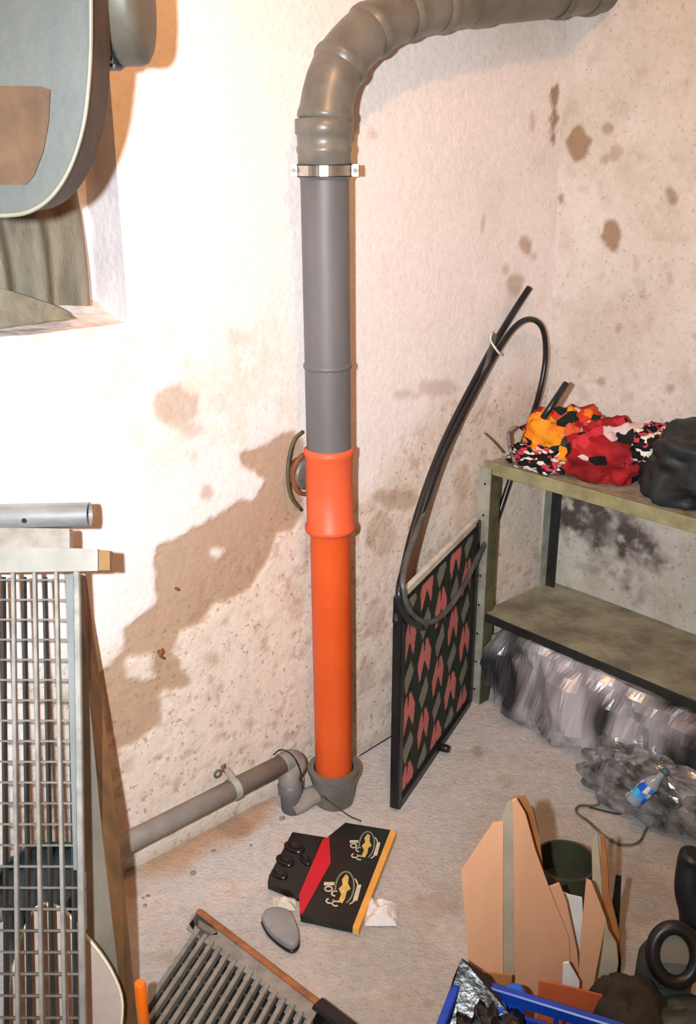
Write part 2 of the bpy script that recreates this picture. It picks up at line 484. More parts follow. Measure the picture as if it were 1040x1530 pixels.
dispB = (fbm(S, Z, 3.5, 3, 71) - 0.5) * 0.012 + (fbm(S, Z, 26, 3, 72) - 0.5) * 0.004
dispB = np.minimum(dispB, 0.005) * np.clip(S / 0.05, 0, 1)
def PB(U, V):
    lean = LEAN_B * V + dispB
    return (CORNER.x + NA.x * U - DA.x * lean, CORNER.y + NA.y * U - DA.y * lean, V)
gridobj('wall_right', us, vs, PB, plaster, cols)

# floor
us = np.concatenate([[-3.3, -2.4], np.linspace(-1.7, S_CORNER + 0.05, 300)])
vs = np.concatenate([np.linspace(-0.14, 1.75, 300), [2.5, 3.3]])
S, T = np.meshgrid(us, vs, indexing='ij')
def FZ(pl): return [toA(atZ(x, y))[:2] for x, y in pl]
col = np.broadcast_to(np.array(RGB(204, 198, 195)[:3]), S.shape + (3,)).copy()
gz = patch(S, T, FZ([(560, 1330), (760, 1180), (1100, 1250), (1100, 1600), (180, 1600), (220, 1450), (300, 1400)]), 0.25, 0.2, 3, 15)
col = mixc(col, gz * 0.75, RGB(168, 162, 154))
rg = patch(S, T, FZ([(860, 1270), (1060, 1250), (1060, 1480), (900, 1480)]), 0.2, 0.15, 4, 16)
col = mixc(col, rg * 0.5, RGB(150, 144, 128))
bn = patch(S, T, FZ([(180, 1290), (360, 1195), (400, 1200), (400, 1240), (300, 1290), (200, 1340)]), 0.06, 0.10, 9, 17)
col = mixc(col, bn * 0.9, RGB(188, 150, 118))
for k, (cx, cy, rx, ry, wg) in enumerate([(713, 1120, 9, 10, 0.5), (757, 1165, 14, 9, 0.3), (1010, 1100, 10, 10, 0.2), (240, 1430, 30, 10, 0.3), (640, 1500, 8, 4, 0.5), (350, 1240, 30, 14, 0.4), (660, 1350, 50, 20, 0.2)]):
    col = mixc(col, patch(S, T, ell(cx, cy, rx, ry, FZ), 0.015, 0.03, 30, 330 + k) * wg, RGB(140, 112, 92))
col = mixc(col, np.clip((fbm(S, T, 14, 4, 18) - 0.52) * 5, 0, 1) * 0.25, RGB(186, 160, 138))
col = mixc(col, np.clip((fbm(S, T, 9, 4, 19) - 0.52) * 5, 0, 1) * 0.25, RGB(226, 210, 196))
cols = np.concatenate([col, np.full(S.shape + (1,), 0.7)], -1).reshape(-1, 4)
hz = (fbm(S, T, 3, 3, 81) - 0.5) * 0.006 + (fbm(S, T, 20, 3, 82) - 0.5) * 0.003 - 0.003
mound = np.where((S < -0.3) & (T >= -0.01), 0.016 * np.exp(-(np.maximum(T, 0) / 0.09) ** 2) * np.clip((-0.3 - S) / 0.2, 0, 1), 0)
hz = hz + mound
def PF(U, V): return (F0.x + DA.x * U + NA.x * V, F0.y + DA.y * U + NA.y * V, hz)
gridobj('floor', us, vs, PF, floor_m, cols)

# the rest of the cellar, behind and above the camera
shell = M('cellar_whitewash', RGB(205, 195, 180), RGB(180, 168, 150), 3, 0.95, bump=0.3, bscale=20)
def slab(name, a, b, c, d):
    MB().add([a, b, c, d], [(0, 1, 2, 3)]).build(name, shell, kind='structure')
S0, S1, N1, ZT = -3.2, S_CORNER + 0.02, 3.2, 2.62
slab('ceiling', room(S0, -0.15, ZT), room(S0, N1, ZT), room(S1, N1, ZT), room(S1, -0.15, ZT))
slab('wall_back', room(S0, N1, 0), room(S1, N1, 0), room(S1, N1, ZT), room(S0, N1, ZT))
slab('wall_far_left', room(S0, 0, 0), room(S0, N1, 0), room(S0, N1, ZT), room(S0, 0, ZT))
# ---------------------------------------------------------------- object materials
grey_pvc = M('grey_pvc', RGB(108, 106, 107), RGB(94, 92, 94), 7, 0.5, bump=0.05, stretch=(1, 1, .3))
grey_old = M('grey_old_pvc', RGB(118, 114, 106), RGB(92, 88, 80), 10, 0.36, bump=0.06)
orange_pvc = M('orange_pvc', RGB(218, 88, 32), RGB(208, 78, 26), 6, 0.45, bump=0.04)
orange_sock = M('orange_socket', RGB(226, 100, 62), RGB(214, 84, 46), 6, 0.5)
chrome = M('bright_steel', RGB(215, 212, 205), RGB(180, 175, 168), 20, 0.22, 0.9)
steel = M('galvanised_steel', RGB(162, 159, 152), RGB(134, 131, 125), 26, 0.5, 0.35, bump=0.05)
steel_d = M('dull_steel', RGB(132, 130, 124), RGB(104, 102, 96), 22, 0.55, 0.4)
black_rub = M('black_rubber', RGB(26, 28, 30), RGB(16, 17, 18), 20, 0.38)
black_hose = M('black_hose', RGB(34, 38, 42), RGB(22, 24, 28), 16, 0.3)
rust = M('rust_brown', RGB(150, 84, 44), RGB(104, 62, 38), 30, 0.85, bump=0.3)
dirt_grey = M('cement_grey', RGB(150, 140, 130), RGB(120, 110, 100), 18, 0.9, bump=0.5, bscale=40)
shelf_top = M('dusty_shelf_board', RGB(178, 168, 148), RGB(128, 122, 102), 16, 0.85, bump=0.3, bscale=50)
shelf_lip = M('olive_shelf_edge', RGB(158, 154, 116), RGB(128, 124, 90), 18, 0.7, bump=0.15, stretch=(1, 1, 1))
olive = M('olive_angle_iron', RGB(100, 98, 66), RGB(70, 70, 50), 18, 0.6, 0.1)
pale_iron = M('pale_angle_iron', RGB(172, 172, 160), RGB(140, 140, 128), 18, 0.55, 0.1)
dark_iron = M('dark_angle_iron', RGB(44, 46, 42), RGB(28, 30, 28), 18, 0.5, 0.1)

# ---------------------------------------------------------------- the drain riser
PB0 = onA(499, 1172, 0.114); PT0 = onA(485, 255, 0.114)
pdir = (PT0 - PB0).normalized()
def onpipe(y):
    """point of the pipe axis seen at image row y"""
    lo, hi = -0.5, 2.5
    for _ in range(50):
        m = (lo + hi) / 2; P = PB0 + pdir * m; r = P - CAM
        f = Vector((0, math.cos(PITCH), -math.sin(PITCH))); uu = Vector((0, math.sin(PITCH), math.cos(PITCH)))
        yy = 765 - FPX * r.dot(uu) / r.dot(f)
        if yy > y: lo = m
        else: hi = m
    return PB0 + pdir * lo
RP = 0.0545
riser = thing('drain_pipe', 'tall drain riser, grey above and orange below, bending right along the wall', 'pipe', (PB0.x, PB0.y, 0))
b = MB(); p0 = onpipe(1205); p0.z = 0.0; p1 = onpipe(1152)
b.tube([p0, p0 + (p1 - p0) * 0.55, p0 + (p1 - p0) * 0.8, p1, p1 + pdir * 0.012], [0.054, 0.058, 0.064, 0.067, 0.067], 40, caps=False)
b.ring(p1 + pdir * 0.004, p1 + pdir * 0.016, RP, 0.071, 40)
b.build('base_socket', grey_old, riser, label='grey socket rising from the floor')
b = MB(); a = onpipe(1160); c = onpipe(790)
b.tube([a, c], 0.050, 40, caps=False); b.build('lower_pipe', orange_pvc, riser, label='bright orange pipe length')
b = MB(); c0 = onpipe(792); c1 = onpipe(668); L = (c1 - c0).length
b.tube([c0 - pdir * .004, c0, c0 + pdir * .006, c0 + pdir * .014, c0 + pdir * .02, c1 - pdir * .055, c1 - pdir * .05, c1 - pdir * .022, c1 - pdir * .017, c1 - pdir * .004, c1],
       [0.051, 0.0605, 0.0625, 0.0620, 0.0570, 0.0570, 0.0580, 0.0580, 0.0600, 0.0605, 0.0545], 40, caps=False)
b.build('orange_socket', orange_sock, riser, label='orange-red socket with raised rims')
b = MB(); a = onpipe(674); c = onpipe(262)
b.tube([a, c], RP - 0.001, 40, caps=False)
q = onpipe(546)
b.tube([q - pdir * .006, q - pdir * .004, q + pdir * .004, q + pdir * .006], [RP - .001, RP + .0022, RP + .0022, RP - .001], 40, caps=False)
b.build('upper_pipe', grey_pvc, riser, label='grey plastic pipe length')
b = MB(); a = onpipe(268); c = onpipe(176)
ts = [(0, .0545), (.05, .058), (.42, .058), (.46, .0605), (.52, .0605), (.56, .0580), (.72, .0590), (.75, .0625), (.98, .0625), (1, .056)]
b.tube([a + (c - a) * t for t, r in ts], [r for t, r in ts], 40, caps=False)
b.build('top_socket', grey_old, riser)
# bend in short mitred pieces, each with its own rib
bend = smooth_path([onA(x, y, .114) for x, y in [(486, 182), (489, 150), (500, 112), (524, 74), (560, 42), (604, 20), (650, 9), (700, 1)]], 4)
def along(path, d):
    for i in range(len(path) - 1):
        l = (path[i + 1] - path[i]).length
        if d <= l: return path[i] + (path[i + 1] - path[i]) * (d / l)
        d -= l
    return path[-1]
tot = sum((bend[i + 1] - bend[i]).length for i in range(len(bend) - 1))
for k in range(5):
    a0 = tot * k / 5; a1 = tot * (k + 1) / 5
    pts = [along(bend, a0 + (a1 - a0) * t) for t in (0, .06, .14, .2, .45, .7, .97, 1)]
    pts[0] = along(bend, max(a0 - .004, 0))
    MB().tube(pts, [.054, .0615, .0615, .0575, .0565, .0565, .0565, .0545], 36, caps=False).build('bend_segment', grey_old, riser)
hz0 = bend[-1]; hdir = (DA + UP * 0.0); far = onA(870, -12, .114)
far = hz0 + (far - hz0).normalized() * ((CORNER - DA * .0 - hz0).dot(DA) - 0.06) / ((far - hz0).normalized().dot(DA))
hd = (far - hz0).normalized()
b = MB(); b.tube([hz0 - hd * .01, hz0 + hd * .01, hz0 + hd * .06, hz0 + hd * .07, far], [.056, .0605, .0605, .0545, .0545], 36, caps=False)
b.build('horizontal_pipe', grey_old, riser, label='grey pipe running along the wall to the corner')
for t in (0.62, 0.86):
    q = hz0 + (far - hz0) * t
    h = MB(); h.ring(q - hd * .012, q + hd * .012, .055, .060, 28)
    h.bar(q + UP * .058, q + UP * .058 - NA * .114, .02, .006)
    h.build('pipe_hanger', steel_d, riser)
# steel band clamp
a = onpipe(263); c = onpipe(246)
side = pdir.cross(Vector((0, 1, 0))).normalized()
b = MB(); b.ring(a, c, .0575, .0612, 44)
m = (a + c) / 2
sv = (DA * .93 + NA * .1).normalized(); hh = (c - a).length / 2
for sg in (-1, 1):
    e = m + Vector((1, 0, 0)) * sg * .0655
    b.box(e, Vector((1, 0, 0)) * .007, Vector((0, 1, 0)) * .012, pdir * hh)
cl = b.build('band_clamp', chrome, riser, label='bright steel band clamp')
for q_ in (a, c):
    MB().ring(q_ - pdir * .0012, q_ + pdir * .0012, .0575, .0625, 44).build('clamp_lip', dark_iron, cl, label='dark clamp edge')
for sg in (-1, 1):
    e = m + Vector((1, 0, 0)) * sg * .0665
    MB().tube([e - Vector((0, .018, 0)), e - Vector((0, .013, 0)), e + Vector((0, .02, 0))], [.006, .006, .003], 6).build('clamp_screw', steel_d, cl)

# capped old stub with a rusty ring in the wall behind the riser
P = onA(448, 705, .0)
st = thing('wall_pipe_stub', 'old rusty ring and capped pipe stub in the wall, just left of the orange socket', 'pipe', (P.x, P.y, P.z - .05))
MB().tube([P - NA * .002, P + NA * .032, P + NA * .036], [.040, .040, .034], 28).build('stub', grey_old, st)
MB().tube([P + NA * .024 + (DA * math.cos(t / 28 * 2 * math.pi) * .042 + UP * math.sin(t / 28 * 2 * math.pi) * .052) for t in range(28)], .006, 8, closed=True).build('rusty_ring', rust, st)
MB().tube(smooth_path([onA(452, 645, .02), onA(438, 660, .03), onA(430, 700, .036), onA(434, 740, .03), onA(450, 762, .014)], 5), .0045, 8).build('bracket_wire', olive, st)
# rusty anchors
for (x, y, lb) in [(240, 975, 'small rusty bolt head in the bare brown plaster patch'), (265, 880, 'tiny rusty nail head above the bare plaster patch, nearer the pipe'), (333, 1146, 'rusty wall anchor above the low grey pipe')]:
    P = onA(x, y, 0.004)
    r = .0045 if x == 265 else .008
    b = MB(); b.tube([P - NA * .006, P + NA * .004, P + NA * .007], [r * .7, r, r * .6], 8)
    if x != 265: b.tube(smooth_path([P + NA * .004 + DA * .004 + UP * .01, P + NA * .01 - DA * .008, P + NA * .008 - UP * .014 + DA * .004], 4), .003, 6)
    tag(b.build('wall_anchor', rust), lb, 'anchor')

# ---------------------------------------------------------------- low branch pipe
L0 = onA(185, 1262, .042); L1 = onA(425, 1140, .042)
ld = (L1 - L0).normalized(); Lend = L0 - ld * ((toA(L0)[0] + 1.55))
br = thing('branch_pipe', 'thin grey waste pipe running low along the wall to the riser', 'pipe', (L0.x, L0.y, 0))
MB().tube([Lend, L1], .0262, 28).build('pipe', M('dusty_grey_pvc', RGB(150, 144, 138), RGB(124, 118, 114), 10, .6, bump=.08), br)
b = MB(); Vb = onA(437, 1212, .075); Vt = onA(432, 1158, .055)
elp = smooth_path([L1 - ld * .01, L1 + ld * .02, L1 + ld * .036 - UP * .018 + NA * .006, Vt, Vt + (Vb - Vt) * .3], 5)
b.tube(elp, .0290, 28); b.build('elbow', MATS['dusty_grey_pvc'], br)
vd = (Vb - Vt).normalized(); q = Vt + vd * .02
b = MB(); b.tube([q, q + vd * .004, q + vd * .03, q + vd * .034, Vb - UP * .02], [.028, .0335, .0335, .029, .029], 28); b.build('down_piece', grey_pvc, br)
MB().tube([Vb + UP * .012, Vb + UP * .01 + (PB0 - Vb) * .45, PB0 * 1.0 - UP * (PB0.z - .035)], [.029, .026, .026], 24).build('connector', dirt_grey, br)
q = onA(349, 1176, .042); q = L0 + ld * (q - L0).dot(ld)
b = MB(); b.ring(q - ld * .009, q + ld * .009, .0262, .0295, 24); b.bar(q + UP * .028, q + UP * .045 - NA * .03, .016, .005, up=NA); b.build('pipe_clip', pale_iron, br)
P = onA(325, 1156, .02)
MB().tube([P + (DA * math.cos(t / 14 * 2 * math.pi) + UP * math.sin(t / 14 * 2 * math.pi)) * .0095 for t in range(14)], .003, 6, closed=True).build('clip_ring', steel_d, br)
# thin cable
pts = [onA(408, 1128, .008), onA(420, 1120, .02), onA(436, 1128, .07), onA(448, 1150, .09), atZ(455, 1186, .02), atZ(470, 1180, .05), atZ(490, 1196, .04), atZ(520, 1218, .01), atZ(540, 1227, .003)]
tag(MB().tube(smooth_path(pts, 6), .0019, 6).build('cable', black_rub), 'thin black cable curling from the low pipe past the foot of the riser', 'cable')
pts = [onA(536, 1130, .008), onA(555, 1118, .010), onA(575, 1106, .008), onA(600, 1090, .008)]
tag(MB().tube(smooth_path(pts, 5), .002, 6).build('wire', dark_iron), 'short dark wire along the foot of the wall between riser and panel', 'wire')
# rubble at the foot of the wall
for i in range(8):
    s = random.uniform(-.95, -.12); n = random.uniform(.06, .13); r = random.uniform(.003, .007)
    P = room(s, n, .006)
    def pb(u, v, P=P, r=r, i=i):
        th = u * 2 * math.pi; ph = (v - .5) * math.pi
        k = r * (1 + .35 * mnoise.noise(Vector((math.cos(th), math.sin(th) + i, v * 2))))
        return P + Vector((math.cos(th) * math.cos(ph) * 1.2, math.sin(th) * math.cos(ph), math.sin(ph) * .7)) * k
    o = MB().surf(pb, 8, 6, wrap_u=True, smooth=False).build('plaster_crumb', dirt_grey)
    tag(o, 'small crumb of fallen plaster on the floor below the low grey pipe', 'rubble', 'plaster crumbs along the foot of the wall')

# ---------------------------------------------------------------- shelving
SH_A, SH_B0, SH_B1 = .36, .045, 1.45
def sh(a, bb, z): return CORNER - DA * a + NA * bb + UP * z
zt = onP(745, 692, CORNER - DA * SH_A, DA).z
zl = onP(728, 916, CORNER - DA * SH_A, DA).z
rack = thing('storage_rack', 'low two-tier rack of dusty boards on angle-iron legs in the corner', 'shelf', tuple(sh(.2, .6, 0)))
def board(name, z, mat, a0=.03, a1=SH_A, th=.022, seed=0):
    b = MB()
    nb = 40; na = 10
    def top(u, v): 
        bb = SH_B0 + (SH_B1 - SH_B0) * u; a = a0 + (a1 - a0) * v
        return sh(a, bb, z + (mnoise.noise(Vector((bb * 7, a * 9, seed))) * .0015))
    b.surf(top, nb, na)
    P = [sh(a0, SH_B0, z), sh(a0, SH_B1, z), sh(a1, SH_B1, z), sh(a1, SH_B0, z)]
    b.add(P + [p - UP * th for p in P], [(7, 6, 5, 4), (0, 1, 5, 4), (1, 2, 6, 5), (2, 3, 7, 6), (3, 0, 4, 7)])
    return b.build(name, mat, rack)
board('shelf_board', zt, shelf_top, seed=1)
board('lower_board', zl, M('dirty_lower_board', RGB(162, 156, 134), RGB(118, 114, 96), 10, .9, bump=.35, bscale=40), a0=.0, seed=4)
b = MB(); b.bevbar(sh(SH_A + .006, SH_B0 - .012, zt - .018), sh(SH_A + .006, SH_B1, zt - .018), .038, .010, up=DA); b.build('front_lip', shelf_lip, rack, label='olive front edge of the top board')
b = MB(); b.bevbar(sh(SH_A + .004, SH_B0, zl - .014), sh(SH_A + .004, SH_B1, zl - .014), .026, .008, up=DA); b.build('lower_lip', dark_iron, rack)
def angle_leg(x0, zt_, zb, mat1, mat2, wd=.044):
    a, bb = x0
    g = MB(); g.box(sh(a, bb + wd / 2, (zt_ + zb) / 2), NA * wd / 2, DA * .002, UP * (zt_ - zb) / 2)
    l = g.build('leg', mat1, rack)
    g = MB(); g.box(sh(a - wd / 2 if a > .2 else a + wd / 2, bb + (wd if a > .2 else 0), (zt_ + zb) / 2), DA * wd / 2, NA * .002, UP * (zt_ - zb) / 2)
    g.build('leg_flange', mat2, l)
    h = MB()
    for i in range(8):
        q = sh(a + .0025, bb + wd * .55, zb + (zt_ - zb) * (i + .5) / 8)
        h.tube([q, q - DA * .0015], .004, 8)
    h.build('bolt_holes', dark_iron, l, kind='stuff')
angle_leg((SH_A + .012, SH_B0 - .028), zt - .02, 0, pale_iron, olive)
angle_leg((.05, .055), zt - .02, zl, dark_iron, pale_iron, .036)  # pale flange colour paints in the leg's lit edge
angle_leg((SH_A + .004, 1.35), zt - .02, 0, pale_iron, olive)
b = MB(); P = onA(745, 690, .1)
tag(MB().tube(smooth_path([atY(724, 647, 2.72), atY(738, 660, 2.74), atY(752, 676, 2.77)], 4), .0024, 6).build('twig', M('dry_twig', RGB(110, 92, 74), None, 20, .9)), 'thin dry twig poking out from the left end of the top shelf', 'twig')

# ---------------------------------------------------------------- hoses
hA = [atY(791, 430, 2.90), atY(765, 470, 2.86), atY(737, 517, 2.80), atY(699, 588, 2.70), atY(667, 652, 2.62), atY(639, 722, 2.53), atY(616, 795, 2.44), atY(601, 860, 2.36), atY(594, 905, 2.24), atY(592, 930, 2.20)]
hB = [atY(630, 938, 2.28), atY(606, 922, 2.21), atY(596, 888, 2.19), atY(603, 850, 2.26), atY(621, 797, 2.42), atY(644, 726, 2.51), atY(672, 658, 2.60), atY(705, 594, 2.68), atY(744, 524, 2.78), atY(770, 488, 2.83), atY(793, 477, 2.87), atY(811, 492, 2.90), atY(815, 535, 2.91), atY(805, 590, 2.90),
      onA(786, 648, .024), onA(768, 700, .020), onA(752, 748, .020), onA(738, 790, .020)]
hC = [atY(752, 745, 2.88), atY(736, 790, 2.82), atY(714, 832, 2.70), atY(690, 880, 2.55), atY(662, 918, 2.40), atY(636, 930, 2.30), atY(612, 912, 2.22), atY(602, 875, 2.20), atY(609, 835, 2.28), atY(632, 770, 2.46), atY(660, 690, 2.56), atY(690, 624, 2.65), atY(722, 560, 2.73), atY(740, 500, 2.80)]
co = thing('hose_coil', 'long black rubber hose coiled in a tall loop against the wall and panel', 'hose', (hA[8].x, hA[8].y, hA[8].z - .1))
MB().tube(smooth_path(hA, 8), .0098, 12).build('hose_strand', black_hose, co)
MB().tube(smooth_path(hB, 8), .0085, 12).build('hose_strand', black_hose, co)
MB().tube(smooth_path(hC, 8), .0075, 12).build('hose_strand', M('highlight_hose', RGB(96, 98, 96), RGB(60, 62, 62), 14, .35), co, label='thinner strand, coloured grey for its highlight')  # highlight on the hose painted in as grey
tie = smooth_path([atY(735, 496, 2.76), atY(733, 508, 2.74), atY(740, 520, 2.72), atY(748, 530, 2.74), atY(744, 520, 2.83), atY(737, 506, 2.84)], 5)
MB().tube(tie, .003, 8, closed=True).build('string_tie', M('white_string', RGB(220, 216, 206), None, 20, .8), co, label='pale string tie')
# ---------------------------------------------------------------- patterned panel
A0 = Vector((.119, 2.226, 0)); pd = (Vector((.388, 2.79, 0)) - A0); PL = pd.length - .03; pd.normalize()
pn = Vector((pd.y, -pd.x, 0)); PHt = .632
pan = thing('folding_panel', 'upright black-framed panel with pink and green patterned cloth beside the rack leg', 'panel', tuple(A0 + pd * .3))
bars = [((0, .012, .008), (0, .012, PHt)), ((PL, .012, .008), (PL, .012, PHt)), ((0, .012, .008), (PL, .012, .008))]
def pp(t, o, z): return A0 + pd * t + pn * o + UP * z
for a_, b_ in bars:
    MB().bevbar(pp(*a_), pp(*b_), .030, .026, up=pn).build('frame_bar', black_rub, pan)
MB().bevbar(pp(0.01, .012, PHt), pp(PL, .012, PHt), .022, .014, up=pn).build('top_bar', M('lit_white_bar', RGB(226, 222, 208), RGB(190, 184, 170), 12, .5), pan, label='top edge coloured white as lit')  # light on the top edge is painted in as white
NU, NV = 150, 150
bb = MB(); bb.surf(lambda u, v: pp(.012 + (PL - .024) * u, .019 + .002 * math.sin(u * 9) * math.sin(v * 7), .02 + (PHt - .03) * v), NU, NV)
pc = []
G = RGB(40, 52, 40); PK = RGB(214, 124, 118); GR = RGB(136, 132, 118); GD = RGB(26, 32, 28)
for i in range(NU):
    for j in range(NV):
        u = i / (NU - 1) * 5.0 + .1; v = j / (NV - 1) * 5.6 + .2
        cu = math.floor(u); cv = math.floor(v); fu = u - cu - .5; fv = v - cv - .5
        e = mnoise.noise(Vector((u * 3, v * 3, 1))) * .10
        c_ = G
        if (cu + cv) % 2 == 0:   # pinwheel of two slanted petals
            for (dx, dy, sl) in ((-.20, -.02, .5), (.20, .04, -.5)):
                x = fu - dx - sl * (fv - dy) * .35; y = fv - dy
                if abs(x) / .22 + abs(y) / .60 + e < 1: c_ = PK
            if abs(fv) < .09 and abs(fu) < .30 and c_ == G: c_ = RGB(184, 96, 96)
        else:
            x = fu - .35 * fv; 
            if abs(x) / .34 + abs(fv) / .42 + e < 1: c_ = GR
            elif abs(fu + .38 * fv) < .07: c_ = GD
        if j > NV * .97 or j < 5: c_ = GD
        pc.append(c_)
bb.build('patterned_cloth', M_attr('printed_cloth', rough=.85, bump=.15, bscale=200, vary=.2), pan, cols=pc)
b = MB(); q = pp(.30, .03, .018)
b.tube([q - pn * .02, q + pn * .02, q + pn * .028], [.012, .012, .009], 12); b.build('foot_knob', black_rub, pan)
# ---------------------------------------------------------------- cloths and bag on the shelf
def lumpy(cen, ea, eb, ez, ru, rv, amp, f, seed, floor_z, fold=0.0, e=.8):
    def P(u, v):
        th = u * 2 * math.pi; ph = (v - .5) * math.pi
        cx = math.copysign(abs(math.cos(th)) ** e, math.cos(th)); sx = math.copysign(abs(math.sin(th)) ** e, math.sin(th))
        cp = abs(math.cos(ph)) ** e; sp = math.copysign(abs(math.sin(ph)) ** e, math.sin(ph))
        d = Vector((cx * cp, sx * cp, sp))
        nn = mnoise.fractal(d * f + Vector((seed, seed * 2, 0)), 1.0, 2.0, 4)
        rd = 1 - abs(mnoise.noise(d * f * 1.7 + Vector((0, seed, seed)))) * 2
        k = 1 + amp * nn + fold * rd
        p = Vector(cen) + Vector(ea) * d.x * k + Vector(eb) * d.y * k + UP * (ez * d.z * k)
        if p.z < floor_z: p.z = floor_z + .001
        return p
    return MB().surf(P, ru, rv, wrap_u=True)
zs = zt + .002
scarf1 = M_print('orange_print', [RGB(236, 150, 36), RGB(30, 40, 34), RGB(206, 60, 44), RGB(230, 128, 34), RGB(226, 214, 196), RGB(160, 34, 44), RGB(40, 70, 62), RGB(212, 90, 60)], 30)
scarf2 = M_print('red_print', [RGB(170, 36, 40), RGB(24, 28, 30), RGB(214, 190, 190), RGB(150, 26, 36), RGB(196, 52, 66), RGB(28, 30, 34), RGB(150, 34, 40), RGB(130, 30, 30)], 24)
zebra = M_print('black_white_print', [RGB(20, 20, 22), RGB(224, 214, 204), RGB(26, 26, 28), RGB(196, 60, 80), RGB(20, 24, 24), RGB(232, 226, 214)], 55, stretch=(1, 1, 2.2))
blackbag = M('black_bag_fabric', RGB(38, 44, 46), RGB(20, 24, 26), 10, .55, bump=.4, bscale=30)
orange_c = M('orange_cloth', RGB(240, 156, 34), RGB(224, 124, 30), 14, .85, bump=.3)
tag(lumpy(sh(.20, .19, zs + .060), DA * .11, NA * .10, .088, 60, 40, .35, 1.6, 3, zs, .12).build('printed_cloth', scarf1), 'crumpled orange, red and black printed cloth at the left end of the top shelf', 'cloth')
tag(lumpy(sh(.28, .160, zs + .095), DA * .035, NA * .045, .050, 36, 24, .3, 1.6, 8, zs, .1).build('orange_cloth', orange_c), 'bright orange bunched cloth on top of the printed heap, beside the black stub', 'cloth')
tag(lumpy(sh(.315, .185, zs + .022), DA * .045, NA * .075, .034, 50, 30, .5, 2.4, 13, zs, .2).build('black_white_cloth', zebra), 'black and white speckled cloth under the front of the orange heap', 'cloth')
tag(lumpy(sh(.21, .36, zs + .06), DA * .12, NA * .105, .085, 60, 40, .35, 1.6, 23, zs, .11).build('red_cloth', scarf2), 'dark red crumpled printed cloth between the orange heap and the black bag', 'cloth')
tag(lumpy(sh(.22, .49, zs + .105), DA * .07, NA * .05, .055, 44, 30, .35, 2.0, 33, zs + .02, .1).build('zebra_cloth', zebra), 'black and white striped cloth lying over the red heap against the black bag', 'cloth')
tag(lumpy(sh(.22, .665, zs + .085), DA * .14, NA * .15, .115, 60, 40, .3, 1.6, 43, zs, .10).build('black_bag', blackbag), 'black bag slumped on the top shelf at the right edge', 'bag')
MB_ = MB(); MB_.tube([atY(812, 624, 2.60), atY(846, 573, 2.66)], .0095, 12)
tag(MB_.build('hose_end', black_hose), 'short black hose end poking up out of the orange cloth', 'hose')
pts = smooth_path([sh(.33, .105, zs + .11), sh(.35, .10, zs + .09), sh(.355, .115, zs + .04), sh(.358, .14, zs + .012), sh(.36, .165, zs + .007)], 6)
tag(MB().tube(pts, .0055, 8).build('strap', M('striped_strap', RGB(150, 130, 120), RGB(60, 50, 50), 60, .7)), 'thin striped strap hanging over the heap at the shelf corner', 'strap')

# ---------------------------------------------------------------- plastic bags under the shelf
foil = M('silver_plastic', RGB(216, 214, 220), RGB(66, 68, 70), 5, .26, .45, bump=.30, bscale=14, coat=.3, lo=.40, hi=.60, stretch=(1, 1, .45), detail=2)
foil2 = M('dark_clear_plastic', RGB(170, 172, 176), RGB(56, 60, 58), 14, .18, .4, bump=.25, bscale=30, coat=.5)
def bagP(b0, b1, ac, ra, zc, rz, seed, bulge, nw):
    def P(u, v):
        bb_ = b0 + (b1 - b0) * u; th = v * 2 * math.pi
        end = (1 - (2 * u - 1) ** 8) ** .5 if 0 < u < 1 else 0.0
        ca = math.copysign(abs(math.cos(th)) ** .6, math.cos(th)); sa = math.copysign(abs(math.sin(th)) ** .6, math.sin(th))
        q = Vector((bb_ * 6, math.cos(th) * 1.1, math.sin(th) * 1.1 + seed))
        vd_ = mnoise.voronoi(Vector((bb_ * 7 + .6 * math.sin(th), math.cos(th) * 1.0, math.sin(th) * 1.0 + seed)))[0]
        r1 = 1.1 - 1.9 * vd_[0] + .5 * min(.5, vd_[1] - vd_[0]); r2 = 1 - 2 * abs(mnoise.noise(Vector((bb_ * 16 + math.sin(th) * 2.5, math.cos(th), math.sin(th) * .8 + seed)) * 1.0))
        r3 = 1 - 2 * abs(mnoise.noise(Vector((bb_ * nw - math.sin(th) * 5, math.cos(th) * 2, seed * 2))))
        w_ = .034 * r1 + .012 * r2 + .012 * r3
        A = ac + (ra * (1 + bulge * u) * end) * ca + w_ * ca
        Z = zc + (rz * end) * sa + w_ * .5 * sa
        Z = max(.004, Z)
        return sh(A, bb_, min(Z, zl - .026 if A < SH_A + .02 else Z))
    return P
b = MB(); b.surf(bagP(.03, .98, .215, .160, .155, .155, 4.2, .25, 20), 84, 30, wrap_v=True, smooth=False)
tag(b.build('plastic_bag', foil), 'big crumpled silvery plastic sack lying under the lower shelf', 'bag')
b = MB()
def bag2(u, v):
    th = u * 2 * math.pi; ph = (v - .5) * math.pi
    d = Vector((math.cos(th) * math.cos(ph), math.sin(th) * math.cos(ph), math.sin(ph)))
    w_ = (1.0 - 1.9 * mnoise.voronoi(d * 2.2 + Vector((5, 2, 1)))[0][0]) * .32 + (1 - 2 * abs(mnoise.noise(d * 6 + Vector((1, 7, 1))))) * .06
    p = sh(.465, .72, .075) + (NA * d.x * .20 + -DA * d.y * .075 + UP * d.z * .095) * (1 + w_)
    p.z = max(p.z, .004); return p
b.surf(bag2, 46, 26, wrap_u=True, smooth=False)
tag(b.build('clear_plastic_bag', foil2), 'smaller dark clear plastic bag in front of the silvery sack, with a bottle in it', 'bag')
bc = atZ(964, 1180, .15); bd = (NA * .7 - DA * .55 + UP * -.35).normalized()
bot = thing('plastic_bottle', 'clear plastic bottle with a blue label tucked in the dark plastic bag', 'bottle', tuple(bc - UP * .03))
clearp = M('bottle_plastic', RGB(180, 196, 204), RGB(150, 166, 176), 10, .12, 0, trans=.3)
bv = bd.cross(UP).normalized()
